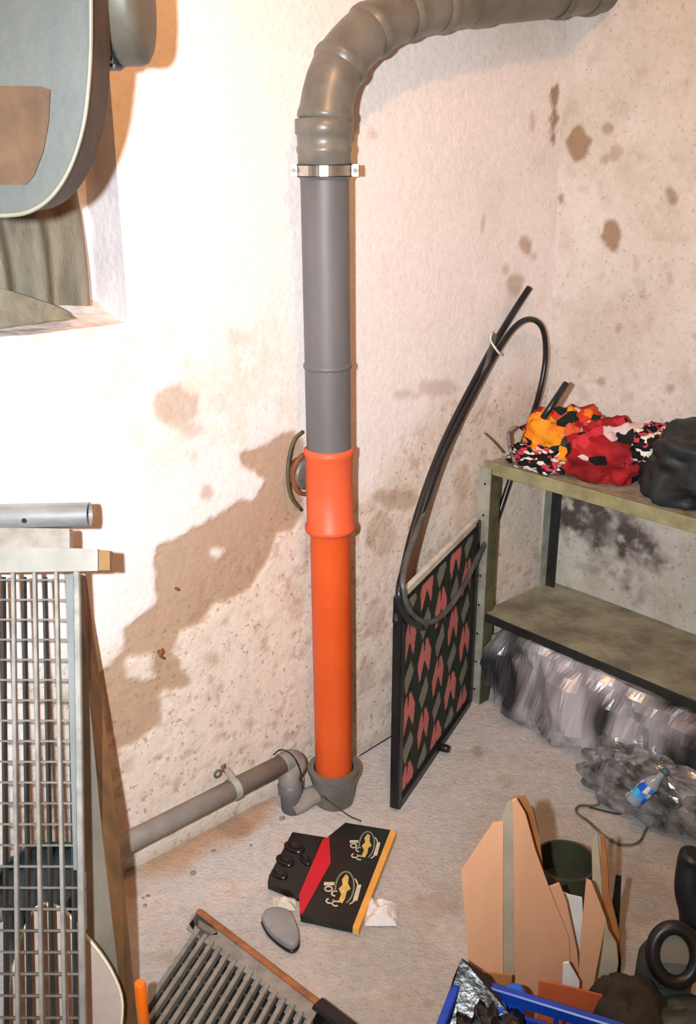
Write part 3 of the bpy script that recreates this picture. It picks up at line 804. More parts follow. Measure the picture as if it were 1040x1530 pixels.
b0_ = bc - bv * 0 - (UP * .8 + bd * .2).normalized() * .05; bu = (UP * .55 + DA * .45 + NA * .30).normalized()
b0_ = bc - bu * .05
MB().tube([b0_, b0_ + bu * .004, b0_ + bu * .075, b0_ + bu * .095, b0_ + bu * .105, b0_ + bu * .118], [.016, .021, .021, .010, .008, .008], 20).build('body', clearp, bot)
MB().tube([b0_ + bu * .02, b0_ + bu * .066], .0218, 20, caps=False).build('label', M_print('blue_label', [RGB(60, 130, 220), RGB(70, 180, 220), RGB(40, 90, 200), RGB(90, 150, 230), RGB(220, 210, 214), RGB(60, 140, 220)], 60), bot)
MB().tube([b0_ + bu * .112, b0_ + bu * .126], .0105, 14).build('cap', M('cap_teal', RGB(60, 110, 110), None, 10, .4), bot)
cordm = M('grey_cord', RGB(110, 104, 88), RGB(80, 76, 64), 30, .8)
pts = [atZ(905, 1180, .03), atZ(893, 1202, .01), atZ(866, 1204, .004), atZ(862, 1214, .004), atZ(880, 1228, .004), atZ(905, 1250, .004), atZ(930, 1262, .004), atZ(955, 1258, .004), atZ(968, 1236, .006), atZ(985, 1228, .01)]
tag(MB().tube(smooth_path(pts, 6), .0035, 8).build('cord', cordm), 'grey-green cord looped on the floor in front of the plastic bags', 'cord')
pts = [atZ(880, 1150, .03), atZ(896, 1164, .012), atZ(915, 1186, .008), atZ(930, 1204, .006), atZ(926, 1216, .004), atZ(880, 1206, .004)]
tag(MB().tube(smooth_path(pts, 6), .0028, 8).build('cord', M('dark_cord', RGB(50, 50, 46), None, 30, .7)), 'thin dark cord along the front edge of the plastic bags', 'cord')
# ---------------------------------------------------------------- sacking curtain in the niche
sack = M('sacking', RGB(138, 129, 112), RGB(104, 97, 82), 9, .95, bump=.5, bscale=120, stretch=(3, 3, .6))
s_r = toA(onA(122, 400, -.075))[0]
def cur(o, x):
    def P(u, v):
        s = s_r - .62 + .62 * u; z = Z_SILL + .036 + .75 * v
        n = -.075 + .022 * math.sin(u * 46 + 2.2 * math.sin(v * 3)) * (1 - .35 * v) + mnoise.noise(Vector((s * 14, z * 4, 2))) * .014 - o
        return room(s + .012 * math.sin(v * 7) * (u), n, z)
    return P
b = MB(); b.surf(cur(0, 0), 150, 40); b.surf(cur(.003, 0), 150, 40)
tag(b.build('sackcloth_curtain', sack), 'beige-grey sackcloth hanging in folds in the wall niche', 'curtain')
pl = [onA(20, 405, -.03), onA(40, 398, -.03), onA(72, 415, -.03), onA(103, 434, -.035), onA(92, 452, -.045), onA(60, 462, -.045), onA(20, 470, -.045)]
def fl(u, v):
    s = toA(onA(-40, 420, -.03))[0] + (toA(onA(104, 436, -.03))[0] - toA(onA(-40, 420, -.03))[0]) * u
    h = .085 * (1 - u) ** .7 + .004
    return room(s, -.012 - .03 * v - .012 * mnoise.noise(Vector((s * 20, v * 3, 0))), Z_SILL + .012 + .008 * (1 - v) + h * (1 - abs(2 * v - 1) ** 2.2))
b = MB(); b.surf(fl, 40, 16)
tag(b.build('folded_sacking', M('pale_sacking', RGB(140, 130, 110), RGB(112, 104, 86), 16, .95, bump=.4, bscale=80)), 'folded corner of sacking lying on the niche sill in front of the curtain', 'cloth')

# ---------------------------------------------------------------- grey oval tub hanging at top left
YT = 1.40
def tubpts(Y, grow=0.0, n=16):
    pts = [(135 + grow, -60), (135.5 + grow, 60), (132 + grow, 130), (124 + grow, 190), (107 + grow * .9, 245), (84 + grow * .7, 285), (56 + grow * .3, 310 + grow * .5), (20, 321 + grow * .8), (-40, 318 + grow), (-90, 290 + grow), (-130, 230), (-150, 130), (-152, -60)]
    return smooth_path([atY(x, y, Y) for x, y in pts], 5)
tubm = M('grey_tub', RGB(78, 80, 76), RGB(68, 71, 68), 9, .5, bump=.05)
tubd = M('dark_brown_side', RGB(74, 54, 38), RGB(44, 36, 28), 9, .6, bump=.1)
tr = thing('hanging_tub', 'big grey rounded tub with a brown patch, hanging at the top left', 'tub', tuple(atY(30, 320, YT)))
front = tubpts(YT)
b = MB(); b.prism(front, (0, .012, 0)); b.build('face', tubm, tr)
b = MB(); b.tube([p + Vector((0, -.001, 0)) for p in front], .0032, 8, closed=True); b.build('rim', M('pale_rim', RGB(136, 134, 118), RGB(116, 114, 100), 12, .4), tr, label='thin pale rim')
cx = sum((p.x for p in front)) / len(front)
def side(u, v):
    i = min(int(u * (len(front) - 1)), len(front) - 1); p = front[i]
    q = p + Vector((0, .012 + .11 * v, 0)); k = 1 - .02 * v
    return Vector((cx + (q.x - cx) * k, q.y, q.z))
b = MB(); b.surf(side, len(front), 6, smooth=True)
bk = [side(i / (len(front) - 1), 1) for i in range(len(front))]; b.add(bk, [tuple(range(len(bk)))])
b.build('side_wall', tubd, tr, label='dark brown side')
P = [atY(x, y, YT) for x, y in [(-30, 128), (60, 129), (76, 134), (74, 180), (66, 225), (52, 262), (40, 276), (-30, 276)]]
MB().prism(P, (0, -.004, 0)).build('brown_patch', M('reddish_brown_patch', RGB(98, 72, 50), RGB(76, 56, 40), 18, .85, bump=.2), tr, label='brown patch')  # flat brown patch set on the tub face
q = atY(60, -60, YT + .05)
MB().tube([q - UP * .25, Vector((q.x, q.y, 2.60))], .005, 8).build('hanging_rod', dark_iron, tr)
# ribbed drum and grey rounded end behind it
YD = 1.60
dr = thing('ribbed_drum', 'dark ribbed drum with a rounded grey end, hanging behind the grey tub', 'drum', tuple(atY(180, 110, YD)))
c0 = atY(160, 0, YD); r0 = (atY(160, 106, YD) - c0).length
def disc_side(c, ax, r, l0, l1, name, mat, prof):
    b = MB(); b.tube([c + ax * (l0 + (l1 - l0) * t) for t, k in prof], [r * k for t, k in prof], 40); return b.build(name, mat, dr)
ax = Vector((1, 0, 0))
disc_side(c0, ax, r0, -.03, .014, 'dark_core', M('black_green_metal', RGB(34, 44, 40), RGB(22, 28, 28), 20, .45), [(0, .97), (.1, 1), (.9, 1), (1, .96)])
for k in range(9):
    an = -1.9 - k * .16
    q = c0 + ax * .010 + Vector((0, -abs(math.sin(an)) * 0, 0))
    q = c0 + ax * -.0 + Vector((0, math.cos(an), math.sin(an))) * (r0 + .001)
    MB().box(q + ax * .004, ax * .008, Vector((0, -math.sin(an), math.cos(an))) * .003, Vector((0, math.cos(an), math.sin(an))) * .002).build('rib', steel_d, dr)
disc_side(c0 + UP * .005, ax, r0, .014, .060, 'grey_end', M('greenish_grey_metal', RGB(98, 92, 80), RGB(78, 74, 64), 12, .5, bump=.05),
          [(0, .97), (.1, .99), (.6, .99), (.82, .95), (.94, .85), (1, .68), (1.01, .3)])
MB().tube([c0 + UP * .02, Vector((c0.x, c0.y, 2.60))], .008, 8).build('hanging_rod', dark_iron, dr)

# ---------------------------------------------------------------- metal grating leaning at the left
def lean(x, y, yb, yt, y0=1515, y1=820):
    return atY(x, y, yb + (yt - yb) * (y0 - y) / (y0 - y1))
GP = atY(90, 1515, 1.30); GT = atY(90, 840, 1.66)
gn = Vector((0, -(GT.z - GP.z), (GT.y - GP.y))).normalized()     # front normal
def gr(x, y, off=0.0): return onP(x, y, GP + gn * off, gn)
gt = thing('metal_grating', 'upright galvanised steel grating leaning against the wall at the left edge', 'grating', tuple(gr(60, 1515)))
gup = (GT - GP); gup.x = 0; gup.normalize()
xtop, xbot = [-12, 20, 52, 84.5, 115], [-10, 27, 63, 97, 124]
def ground(P, d):
    """extend from P along -d down to the floor"""
    return P - d * ((P.z - .012) / d.z)
for k in range(5):
    a = gr(xtop[k], 852); c = gr(xbot[k], 1515); d = (a - c).normalized(); c = ground(c, d)
    wd = .0068 if k < 4 else .012
    MB().bevbar(c, a, wd, .012, up=gn).build('bearing_bar', steel, gt)
for xt, xb in ((5, 10), (36, 44), (67, 79), (104, 113)):
    a = gr(xt, 862, -.022); c = gr(xb, 1515, -.022); d = (a - c).normalized(); c = ground(c, d)
    MB().bevbar(c, a, .0055, .016, up=gn).build('back_bar', dark_iron, gt, label='dark bar at the back')
z0 = gr(60, 866).z; step = .0365; nrow = int((z0 - .03) / (step * abs(gup.z)))
pL0, pL1 = gr(-12, 866), gr(-10, 1500); pR0, pR1 = gr(115, 866), gr(124, 1500)
for k in range(nrow):
    zz = z0 - k * step * gup.z
    a = pL0 + (pL1 - pL0) * ((zz - pL0.z) / (pL1.z - pL0.z)); c = pR0 + (pR1 - pR0) * ((zz - pR0.z) / (pR1.z - pR0.z))
    MB().bar(a - gn * .010, c - gn * .010, .0034, .0050, up=gn).build('cross_bar', steel_d, gt)
# flat plate at its right side
P = [gr(98, 858, -.004), gr(113, 858, -.004), gr(121, 1300, -.004), gr(110, 1300, -.004)]
MB().prism(P, gn * -.003).build('side_plate', M('grey_blue_steel', RGB(126, 134, 136), RGB(108, 118, 116), 9, .5, .2), gt)
# top band and tube
P = [gr(-20, 817, .02), gr(146, 820, .02), gr(146, 853, .02), gr(-20, 856, .02)]
MB().prism(P, gn * -.028).build('top_band', M('grey_band', RGB(166, 164, 158), RGB(146, 146, 140), 10, .55, .1), gt)
P = [gr(145, 821, .012), gr(164, 823, .0), gr(164, 852, .0), gr(145, 852, .012)]
MB().prism(P, gn * -.022).build('band_end', M('tan_end', RGB(150, 128, 88), RGB(140, 104, 62), 14, .5), gt)  # tan end piece of the grey band
P = [gr(-20, 788, .012), gr(104, 790, .012), gr(104, 819, .012), gr(-20, 819, .012)]
MB().prism(P, gn * -.022).build('top_web', M('pale_steel_web', RGB(164, 158, 148), RGB(136, 130, 122), 26, .6, .1), gt)
q0 = gr(-20, 772, .006); q1 = gr(134, 769, .006)
tb = thing('steel_tube', 'short galvanised tube lying across the top of the upright grating', 'pipe', tuple(gr(60, 790)))
rt = .0235
b = MB(); td = (q1 - q0).normalized(); b.tube([q0, q1], rt, 28, caps=False); b.ring(q0, q1, rt - .003, rt - .0005, 28); b.build('tube', M('bright_galvanised', RGB(176, 178, 180), RGB(146, 148, 150), 30, .38, .5, stretch=(.3, 1, 1)), tb)
q = gr(36, 778, .0300); MB().tube([q - gn * .002, q + gn * .0012], .0045, 12).build('screw_hole', black_rub, tb)

# tapered plank right of it
plank = thing('plank', 'long weathered plank with an edge coloured brown as bulb-lit, leaning beside the upright grating', 'plank', tuple(atZ(165, 1515)))
kl = lambda y: 1.46 + (1.80 - 1.46) * (1515 - y) / 655
pf = [atY(126, 1515, kl(1515)), atY(178, 1515, kl(1515)), atY(157, 1250, kl(1250)), atY(138, 1050, kl(1050)), atY(120, 862, kl(862)), atY(113, 862, kl(862)), atY(117, 1100, kl(1100)), atY(122, 1300, kl(1300))]
pn_ = (pf[1] - pf[0]).cross(pf[4] - pf[0]).normalized()
if pn_.y > 0: pn_ = -pn_
pf = [onP(x, y, pf[0], pn_) for x, y in [(120, 1515), (184, 1515), (153, 1250), (134, 1050), (119, 862), (112, 862), (113, 1100), (116, 1300)]]
dn = (pf[1] - pf[2]).normalized(); dn2 = (pf[0] - pf[7]).normalized()
pf[1] = pf[1] + dn * (pf[1].z - .004) / -dn.z; pf[0] = pf[0] + dn2 * (pf[0].z - .004) / -dn2.z
wood_g = M('weathered_wood', RGB(130, 124, 110), RGB(104, 100, 88), 14, .85, bump=.3, bscale=30, stretch=(1, 1, .1))
wood_b = M('bulb_lit_wood_edge', RGB(124, 82, 44), RGB(84, 62, 38), 14, .8, bump=.3, bscale=30, stretch=(1, 1, .15))  # brown stands for bulb light on the plank's side
b = MB(); b.prism(pf, -pn_ * .010); b.build('face_board', wood_g, plank)
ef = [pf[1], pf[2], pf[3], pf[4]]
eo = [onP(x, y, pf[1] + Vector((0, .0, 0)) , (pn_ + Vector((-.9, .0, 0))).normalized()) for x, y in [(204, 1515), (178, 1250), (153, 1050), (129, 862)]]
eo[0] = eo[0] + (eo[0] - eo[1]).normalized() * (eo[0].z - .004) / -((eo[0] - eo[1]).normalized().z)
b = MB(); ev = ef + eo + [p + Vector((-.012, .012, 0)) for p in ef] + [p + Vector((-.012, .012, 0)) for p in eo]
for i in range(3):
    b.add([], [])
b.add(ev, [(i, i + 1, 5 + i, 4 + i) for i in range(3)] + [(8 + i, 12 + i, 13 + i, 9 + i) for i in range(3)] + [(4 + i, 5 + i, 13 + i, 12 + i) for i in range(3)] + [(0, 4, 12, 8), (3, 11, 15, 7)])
b.build('edge_board', wood_b, plank, label='edge coloured brown as lit by the bulb')
# pale disc and dark bin behind the grating
def behind(x, y, Y): return atY(x, y, Y)
cc = [(178, 1560), (183, 1500), (172, 1462), (150, 1425), (122, 1392), (96, 1362), (60, 1352), (38, 1385), (22, 1440), (14, 1500), (14, 1560)]
DPn = Vector((0.1, -1, .35)).normalized(); DP0 = atY(100, 1450, 1.42)
P = [onP(x, y, DP0, DPn) for x, y in cc]; P = smooth_path(P, 3)
b = MB(); b.prism(P, -DPn * .012)
dk = b.build('lid', M('pale_lid', RGB(186, 170, 160), RGB(168, 152, 142), 8, .6)); tag(dk, 'pale pinkish rounded lid standing behind the foot of the upright grating', 'lid')
b = MB(); b.tube([P[i] for i in range(len(P))], .003, 6); b.build('lid_rim', M('lid_rim', RGB(226, 224, 200), None, 10, .5), dk)
bc = atY(80, 1400, 1.62); bc.z = 0
b = MB(); b.tube([bc + UP * .002, bc + UP * .27], [.085, .094], 36); b.ring(bc + UP * .265, bc + UP * .29, .092, .100, 36)
tag(b.build('dark_bin', M('dark_teal_plastic', RGB(40, 54, 56), RGB(28, 38, 40), 10, .5)), 'dark round bin standing behind the grating and the pale lid', 'bin')

# orange stick
q = atY(209, 1468, 1.36); b = MB(); b.tube([Vector((q.x, q.y, .002)), q - UP * .004, q], [.0105, .0105, .009], 16)
tag(b.build('orange_stake', M('orange_plastic', RGB(246, 122, 10), RGB(240, 104, 4), 8, .4)), 'bright orange plastic stake standing at the foot of the plank', 'stake')

# ---------------------------------------------------------------- floor grating, bottom left
ZG = .045
fg = thing('floor_grating', 'grey slotted metal grating with a long edge coloured as bulb-lit lying on the floor', 'grating', tuple(atZ(330, 1480, 0)))
e0 = atZ(296, 1362, ZG); e1 = atZ(478, 1502, ZG); ed = (e1 - e0).normalized(); en = UP.cross(ed).normalized()
if en.x > 0: en = -en
sd = (atZ(290, 1500, ZG) - atZ(350, 1405, ZG)).normalized()
Lg = (e1 - e0).length
MB().bevbar(e0 - UP * .016, e1 - UP * .016, .013, .044, up=UP).build('bulb_lit_edge', M('bulb_lit_edge', RGB(168, 106, 62), RGB(132, 82, 50), 26, .8, bump=.3), fg, label='long side coloured as lit by the warm bulb')  # warm bulb light on this side is put into its colour
def gz(p, k=0): return Vector((p.x, p.y, ZG + k))
P = [gz(e0), gz(e1), gz(e1 + sd * .045), gz(e0 + sd * .055)]
MB().prism(P, UP * -.003).build('border_plate', steel, fg)
P = [gz(e0), gz(e0 + sd * .055), gz(e0 - ed * .045 + sd * .075), gz(e0 - ed * .040 + sd * .01)]
P2 = [atZ(296, 1360, ZG), atZ(326, 1392, ZG), atZ(322, 1404, ZG), atZ(300, 1405, ZG), atZ(282, 1380, ZG), atZ(286, 1368, ZG)]
MB().prism(P2, UP * -.003).build('corner_plate', steel, fg)
nsl = 15
for k in range(nsl):
    t = .030 + k * (Lg - .035) / (nsl - 1) 
    a = e0 + ed * t + sd * .040; c = a + sd * (.34 + .02 * (k % 3))
    MB().bevbar(gz(a, -.004), gz(c, -.004), .0105, .018, up=UP).build('slat', steel, fg)
MBx = MB()
for k in range(1, 9):
    a = e0 + sd * (.04 + k * .04) + ed * .02; c = e1 + sd * (.04 + k * .04)
    MBx.bar(gz(a, -.019), gz(c, -.019), .003, .004)
MBx.build('cross_rods', steel_d, fg, kind='stuff')
b = MB(); a = atZ(468, 1496, ZG + .005); c = atZ(520, 1530, ZG + .005)
b.bevbar(gz(e1 - ed * .006, -.018), gz(e1 + ed * .13, -.018), .035, .05, up=UP); b.build('end_cap', black_rub, fg, label='black end block')
slot_dark = MB(); P = [gz(e0 + sd * .05 + ed * .02, -.026), gz(e1 + sd * .05, -.026), gz(e1 + sd * .40, -.026), gz(e0 + sd * .40 + ed * .02, -.026)]  # dark sheet added so the slots between slats look shaded black
slot_dark.prism(P, UP * -.002); slot_dark.build('pan', dark_iron, fg, label='dark sheet added under the slats to blacken the slots')
# its far feet so it stands on the floor
for t in (.05, .9):
    q = e0 + ed * Lg * t + sd * .3; MB().tube([Vector((q.x, q.y, 0)), gz(q, -.008)], .008, 10).build('foot', steel_d, fg)

# grey rounded block
SB = [(390, 1382), (398, 1370), (415, 1367), (433, 1373), (442, 1388), (448, 1408), (446, 1420), (436, 1426), (420, 1418), (400, 1400)]
def blob(z0, z1, k, name, mat, root, lbl=None):
    P = smooth_path([atZ(x, y, .0) for x, y in SB + SB[:1]], 4)[:-1]
    c = sum(P, Vector()) / len(P)
    b = MB(); n = len(P)
    rings = [(z0, k * .97), (z0 + (z1 - z0) * .2, k), (z0 + (z1 - z0) * .75, k), (z1 * .97 + z0 * .03, k * .95), (z1, k * .86), (z1 + .002, k * .5), (z1 + .003, .02)]
    b.surf(lambda u, v: (lambda i, r: Vector((c.x + (P[i].x - c.x) * r[1], c.y + (P[i].y - c.y) * r[1], r[0])))(int(round(u * n)) % n, rings[int(round(v * (len(rings) - 1)))]), n, len(rings), wrap_u=True)
    return b.build(name, mat, root, label=lbl)
fb = thing('foam_block', 'grey rounded block with a black underside on the floor below the printed carton', 'block', tuple(atZ(418, 1398)))
blob(.001, .010, 1.0, 'underside', black_rub, fb, 'black underside')
blob(.010, .028, .97, 'body', M('grey_foam', RGB(150, 148, 146), RGB(130, 130, 130), 12, .7, bump=.1), fb)

# ---------------------------------------------------------------- printed carton
ct = thing('flattened_carton', 'flattened dark carton with a red spine, yellow edge and gold printing on the floor', 'box', tuple(atZ(500, 1310)))
ZC = .022
cz = lambda x, y, k=0.0: atZ(x, y, ZC + k)
dk_green = M('dark_green_print', RGB(22, 34, 30), RGB(16, 24, 24), 10, .35)
TL, TR, BR, BL = cz(490, 1250), cz(584, 1240), cz(528, 1384), cz(449, 1368)
P = [cz(490, 1250), cz(516, 1229), cz(584, 1240), cz(528, 1385), cz(449, 1368)]
MB().prism(P, UP * -.018).build('printed_panel', dk_green, ct)
P = [cz(482, 1255), cz(492, 1250), cz(494, 1290), cz(452, 1366), cz(448, 1362), cz(447, 1338)]
MB().prism([p + UP * .0015 for p in P], UP * -.018).build('spine', M('red_print', RGB(204, 28, 46), RGB(190, 22, 40), 8, .5), ct, label='red spine')
P = [cz(584, 1239, .001), cz(592, 1243, .001), cz(536, 1388, .001), cz(527, 1385, .001)]
MB().prism(P, UP * -.018).build('yellow_edge', M('yellow_print', RGB(238, 178, 86), RGB(226, 160, 76), 8, .6), ct, label='yellow edge')
# moulded black tray
P = [cz(437, 1243), cz(486, 1251), cz(447, 1337), cz(400, 1318), cz(402, 1308)]
tray = MB().prism(P, UP * -.02).build('black_tray', M('black_glossy_tray', RGB(22, 24, 24), RGB(14, 15, 15), 8, .22), ct, label='glossy black moulded tray')
for (x, y, rx, ry) in ((440, 1266, 16, 9), (426, 1286, 14, 9), (418, 1306, 13, 8), (456, 1284, 9, 9)):
    c = cz(x, y); ex = cz(x + rx, y + 2) - c; ey = cz(x - ry * .3, y - ry) - c
    b = MB()
    rr_ = [(1.0, -.002), (.95, .003), (.7, .006), (.6, .004), (.3, .001), (.02, .001)]
    b.surf(lambda u, v: (lambda r: c + ex * math.cos(u * 6.2832) * r[0] + ey * math.sin(u * 6.2832) * r[0] + UP * r[1])(rr_[int(round(v * 5))]), 20, 6, wrap_u=True)
    b.build('tray_rib', MATS['black_glossy_tray'], tray)
# printed emblems: gold figure in a pale double ring, cream lettering beside it
gold = M('gold_print', RGB(226, 190, 110), RGB(200, 170, 90), 60, .4); cream = M('cream_print', RGB(214, 204, 180), RGB(190, 176, 150), 60, .5)
palg = M('pale_green_print', RGB(126, 140, 112), None, 60, .5)
def flat(poly, mat, name, k=.0006):
    P = [cz(x, y, k) for x, y in poly]; return MB().prism(P, UP * .0003).build(name, mat, ct)
def ringflat(cx_, cy_, rx, ry, w_, mat, a0=0, a1=360, name='printed_ring', rot=0):
    b = MB(); n = 28; vs_ = []
    for i in range(n + 1):
        t = math.radians(a0 + (a1 - a0) * i / n)
        for k in (0, w_):
            X = (rx - k) * math.cos(t); Y_ = (ry - k) * math.sin(t)
            vs_.append(cz(cx_ + X * math.cos(rot) - Y_ * math.sin(rot), cy_ + X * math.sin(rot) + Y_ * math.cos(rot), .0008))
    b.add(vs_, [(2 * i, 2 * i + 1, 2 * i + 3, 2 * i + 2) for i in range(n)]); b.build(name, mat, ct)
for (ox, oy, sc_) in ((515, 1326, 1.0), (548, 1262, .82)):
    ringflat(ox, oy, 15 * sc_, 25 * sc_, 2.4 * sc_, palg, -200, 70, rot=.12)
    ringflat(ox + 6 * sc_, oy + 4 * sc_, 15 * sc_, 22 * sc_, 2.0 * sc_, cream, -60, 75, rot=.12)
    g = [(2, -20), (6, -16), (5, -6), (9, 2), (3, 6), (1, 16), (-4, 24), (-9, 20), (-5, 10), (-9, 2), (-3, -4), (-4, -12)]
    flat([(ox + x * sc_, oy + y * sc_) for x, y in g], gold, 'gold_figure')
    flat([(ox + 19 * sc_, oy - 4 * sc_), (ox + 25 * sc_, oy - 4 * sc_), (ox + 19 * sc_, oy + 20 * sc_), (ox + 12 * sc_, oy + 20 * sc_)], cream, 'printed_letter')
    for (lx, ly, a0, a1) in ((-24, 2, 0, 360), (-22, 20, -30, 250), (-13, 24, 60, 330), (-14, 9, 90, 300)):
        ringflat(ox + lx * sc_, oy + ly * sc_, 6.5 * sc_, 4.6 * sc_, 2.2 * sc_, cream, a0, a1, 'printed_letter')
    flat([(ox - 31 * sc_, oy - 8 * sc_), (ox - 15 * sc_, oy - 8 * sc_), (ox - 16 * sc_, oy - 3 * sc_), (ox - 31 * sc_, oy - 3 * sc_)], cream, 'printed_letter')
# crumpled white paper
pc_ = atZ(566, 1368, 0)
def pap(u, v):
    x = 545 + 48 * u; y = 1345 + 40 * v; sh_ = abs(u - .45) * 14 * (1 - v)
    p = atZ(x, y + sh_, 0); k = mnoise.noise(Vector((u * 3, v * 3, 4))); e = min(u, 1 - u, v, 1 - v)
    p.z = .003 + max(0, .03 * min(1, e * 4) * (.7 + k)); return p
tag(MB().surf(pap, 14, 12, smooth=False).build('crumpled_paper', M('white_paper', RGB(226, 220, 214), RGB(212, 206, 200), 12, .85)), 'crumpled white paper on the floor at the lower right of the printed carton', 'paper')
def pap2(u, v):
    p = atZ(408 + 34 * u, 1342 + 20 * v, 0); e = min(u, 1 - u, v, 1 - v); p.z = .003 + .012 * min(1, e * 4) * (.7 + mnoise.noise(Vector((u * 3, v * 3, 9)))); return p
tag(MB().surf(pap2, 10, 8, smooth=False).build('paper_scrap', M('dusty_paper', RGB(214, 206, 192), RGB(196, 190, 172), 12, .9)), 'dusty pale paper scrap between the carton tray and the grey block', 'paper')

# ---------------------------------------------------------------- blue crate with black bag, bottom right
CB = Vector((.205, 1.395, 0)); c1 = Vector((.926, -.378, 0)).normalized(); c2 = Vector((-.378, -.926, 0)).normalized()
CW, CD, CH = .36, .26, .250
crate = thing('blue_crate', 'blue plastic crate with rounded rim at the bottom edge, full of black bags', 'crate', tuple(CB + c1 * CW / 2 + c2 * CD / 2))
blue = M('blue_plastic', RGB(28, 74, 190), RGB(20, 56, 160), 8, .35)
def cp(i, j, z): return CB + c1 * i + c2 * j + UP * z
for nm, a, c in (('crate_side', (0, 0), (CW, 0)), ('crate_side', (0, CD), (CW, CD)), ('crate_side', (0, 0), (0, CD)), ('crate_side', (CW, 0), (CW, CD))):
    b = MB()
    p, q = cp(*a, 0), cp(*c, 0)
    for zz in (.02, .075, .13, .185): b.bar(p + UP * zz, q + UP * zz, .008, .03, up=UP)
    nn = 7
    for t in range(nn): 
        r = p + (q - p) * (t / (nn - 1)); b.bar(r + UP * .005, r + UP * (CH - .01), .012, .008, up=(q - p))
    b.bevbar(p + UP * (CH - .012), q + UP * (CH - .012), .016, .026, up=UP)
    b.build(nm, blue, crate)
b = MB(); b.box(cp(CW / 2, CD / 2, .006), c1 * CW / 2, c2 * CD / 2, UP * .005); b.build('crate_base', blue, crate)
bb_m = M('black_polythene', RGB(28, 30, 32), RGB(14, 15, 16), 14, .25, bump=.3, bscale=30, coat=.3)
def lump2(cen, ax_, ay_, az_, seed, amp=.3, ru=60, rv=40):
    def P(u, v):
        th = u * 2 * math.pi; ph = (v - .5) * math.pi
        d = Vector((math.cos(th) * math.cos(ph), math.sin(th) * math.cos(ph), math.sin(ph)))
        k = 1 + amp * (.6 - abs(mnoise.noise(d * 2.2 + Vector((seed, 0, seed)))) * 2.4) + amp * .4 * (.5 - abs(mnoise.noise(d * 5 + Vector((0, seed, seed)))) * 2)
        return Vector(cen) + Vector(ax_) * d.x * k + Vector(ay_) * d.y * k + Vector(az_) * d.z * k
    return MB().surf(P, ru, rv, wrap_u=True)
tag(lump2(cp(.085, .12, .16), c1 * .085, c2 * .11, UP * .105, 3).build('black_bin_bag', bb_m), 'shiny black bin bag bulging from the left half of the blue crate', 'bag')
tag(lump2(cp(.24, .13, .13), c1 * .085, c2 * .10, UP * .09, 6).build('black_bin_bag', bb_m), 'black bin bag in the right half of the blue crate', 'bag')
# bag corner draped over the rim
P = [cp(-.012, .17, .15), cp(-.012, .09, .20), cp(-.006, .02, CH + .012), cp(.0, -.012, CH + .03), cp(.05, -.012, CH + .008), cp(.10, .03, CH - .02), cp(.06, .12, CH - .02)]
b = MB(); b.prism(P, UP * -.006)
tag(b.build('draped_bag', bb_m), 'peaked black plastic corner draped over the left back corner of the blue crate', 'bag')
for i, (x, y, r) in enumerate([(722, 1470, .016), (770, 1478, .020), (745, 1500, .016)]):
    q = atZ(x, y, .235)
    b = MB(); b.tube([q - UP * .08, q - UP * .012, q - UP * .004, q], [r, r, r * .9, r * .6], 20)  # one round blue cap among the bags
    tag(b.build('blue_cap', M('bright_blue_plastic', RGB(30, 104, 214), RGB(24, 88, 190), 8, .3)), ['round bright blue cap showing among the black bags, leftmost', 'round bright blue cap among the black bags, the largest one', 'round bright blue cap among the black bags, nearest the frame bottom'][i], 'canister')

# ---------------------------------------------------------------- cardboard standing behind the crate
kb = M('cardboard', RGB(214, 162, 124), RGB(200, 148, 112), 5, .85, bump=.05, stretch=(1, 1, .3))
kb2 = M('cardboard_brown', RGB(168, 112, 64), RGB(140, 90, 50), 8, .85)
kb3 = M('cardboard_grey', RGB(176, 164, 138), RGB(150, 142, 122), 8, .85)
white_c = M('white_card', RGB(226, 224, 222), RGB(206, 204, 200), 8, .7)
green_d = M('dark_green_plastic', RGB(58, 60, 44), RGB(38, 40, 32), 10, .6)
def sheet(name, poly, Yb, yaw, lean_, mat, label, cat='cardboard', th=.004, root=None, xb=None):
    """sheet standing on the floor: plane through the floor line at depth Yb, turned by yaw, leaning back"""
    n = Vector((math.sin(math.radians(yaw)), -math.cos(math.radians(yaw)), math.sin(math.radians(lean_)))).normalized()
    x0 = xb if xb is not None else sum(p[0] for p in poly) / len(poly)
    d = ray(x0, 1480); k = Yb / d.y; P0 = Vector((d.x * k, Yb, .0))
    P = [onP(x, y, P0, n) for x, y in poly]
    # carry the bottom edge straight down to the floor
    zc = sorted(range(len(P)), key=lambda i: P[i].z)[:2]
    dn_ = (Vector((0, 0, -1)) + n * n.z); dn_.normalize()
    for i in zc:
        P[i] = P[i] + dn_ * max(0, (P[i].z - .003) / -dn_.z)
    o = MB().prism(P, -n * th).build(name, mat, root, label=label if root else None)
    if root is None: tag(o, label, cat)
    return o, P
fold = thing('folded_cardboard', 'tall flattened cardboard box folded down the middle, standing behind the blue crate', 'cardboard', tuple(atY(750, 1480, 1.52).xy) + (0,))
sheet('left_flap', [(689, 1300), (694, 1292), (736, 1230), (752, 1228), (757, 1470), (713, 1462)], 1.50, -14, 3, kb, None, root=fold)
sheet('fold_strip', [(750, 1224), (760, 1198), (766, 1198), (772, 1475), (757, 1470)], 1.505, 8, 3, kb3, 'greyish folded edge', root=fold)
sheet('right_flap', [(765, 1198), (772, 1193), (785, 1215), (800, 1270), (822, 1330), (850, 1400), (858, 1485), (771, 1470)], 1.52, 12, 3, kb, None, root=fold)
sheet('brown_cardboard', [(768, 1191), (786, 1190), (796, 1208), (806, 1250), (812, 1300), (815, 1480), (775, 1475)], 1.575, 12, 3, kb2, 'brown cardboard sheet in shade just behind the folded one')
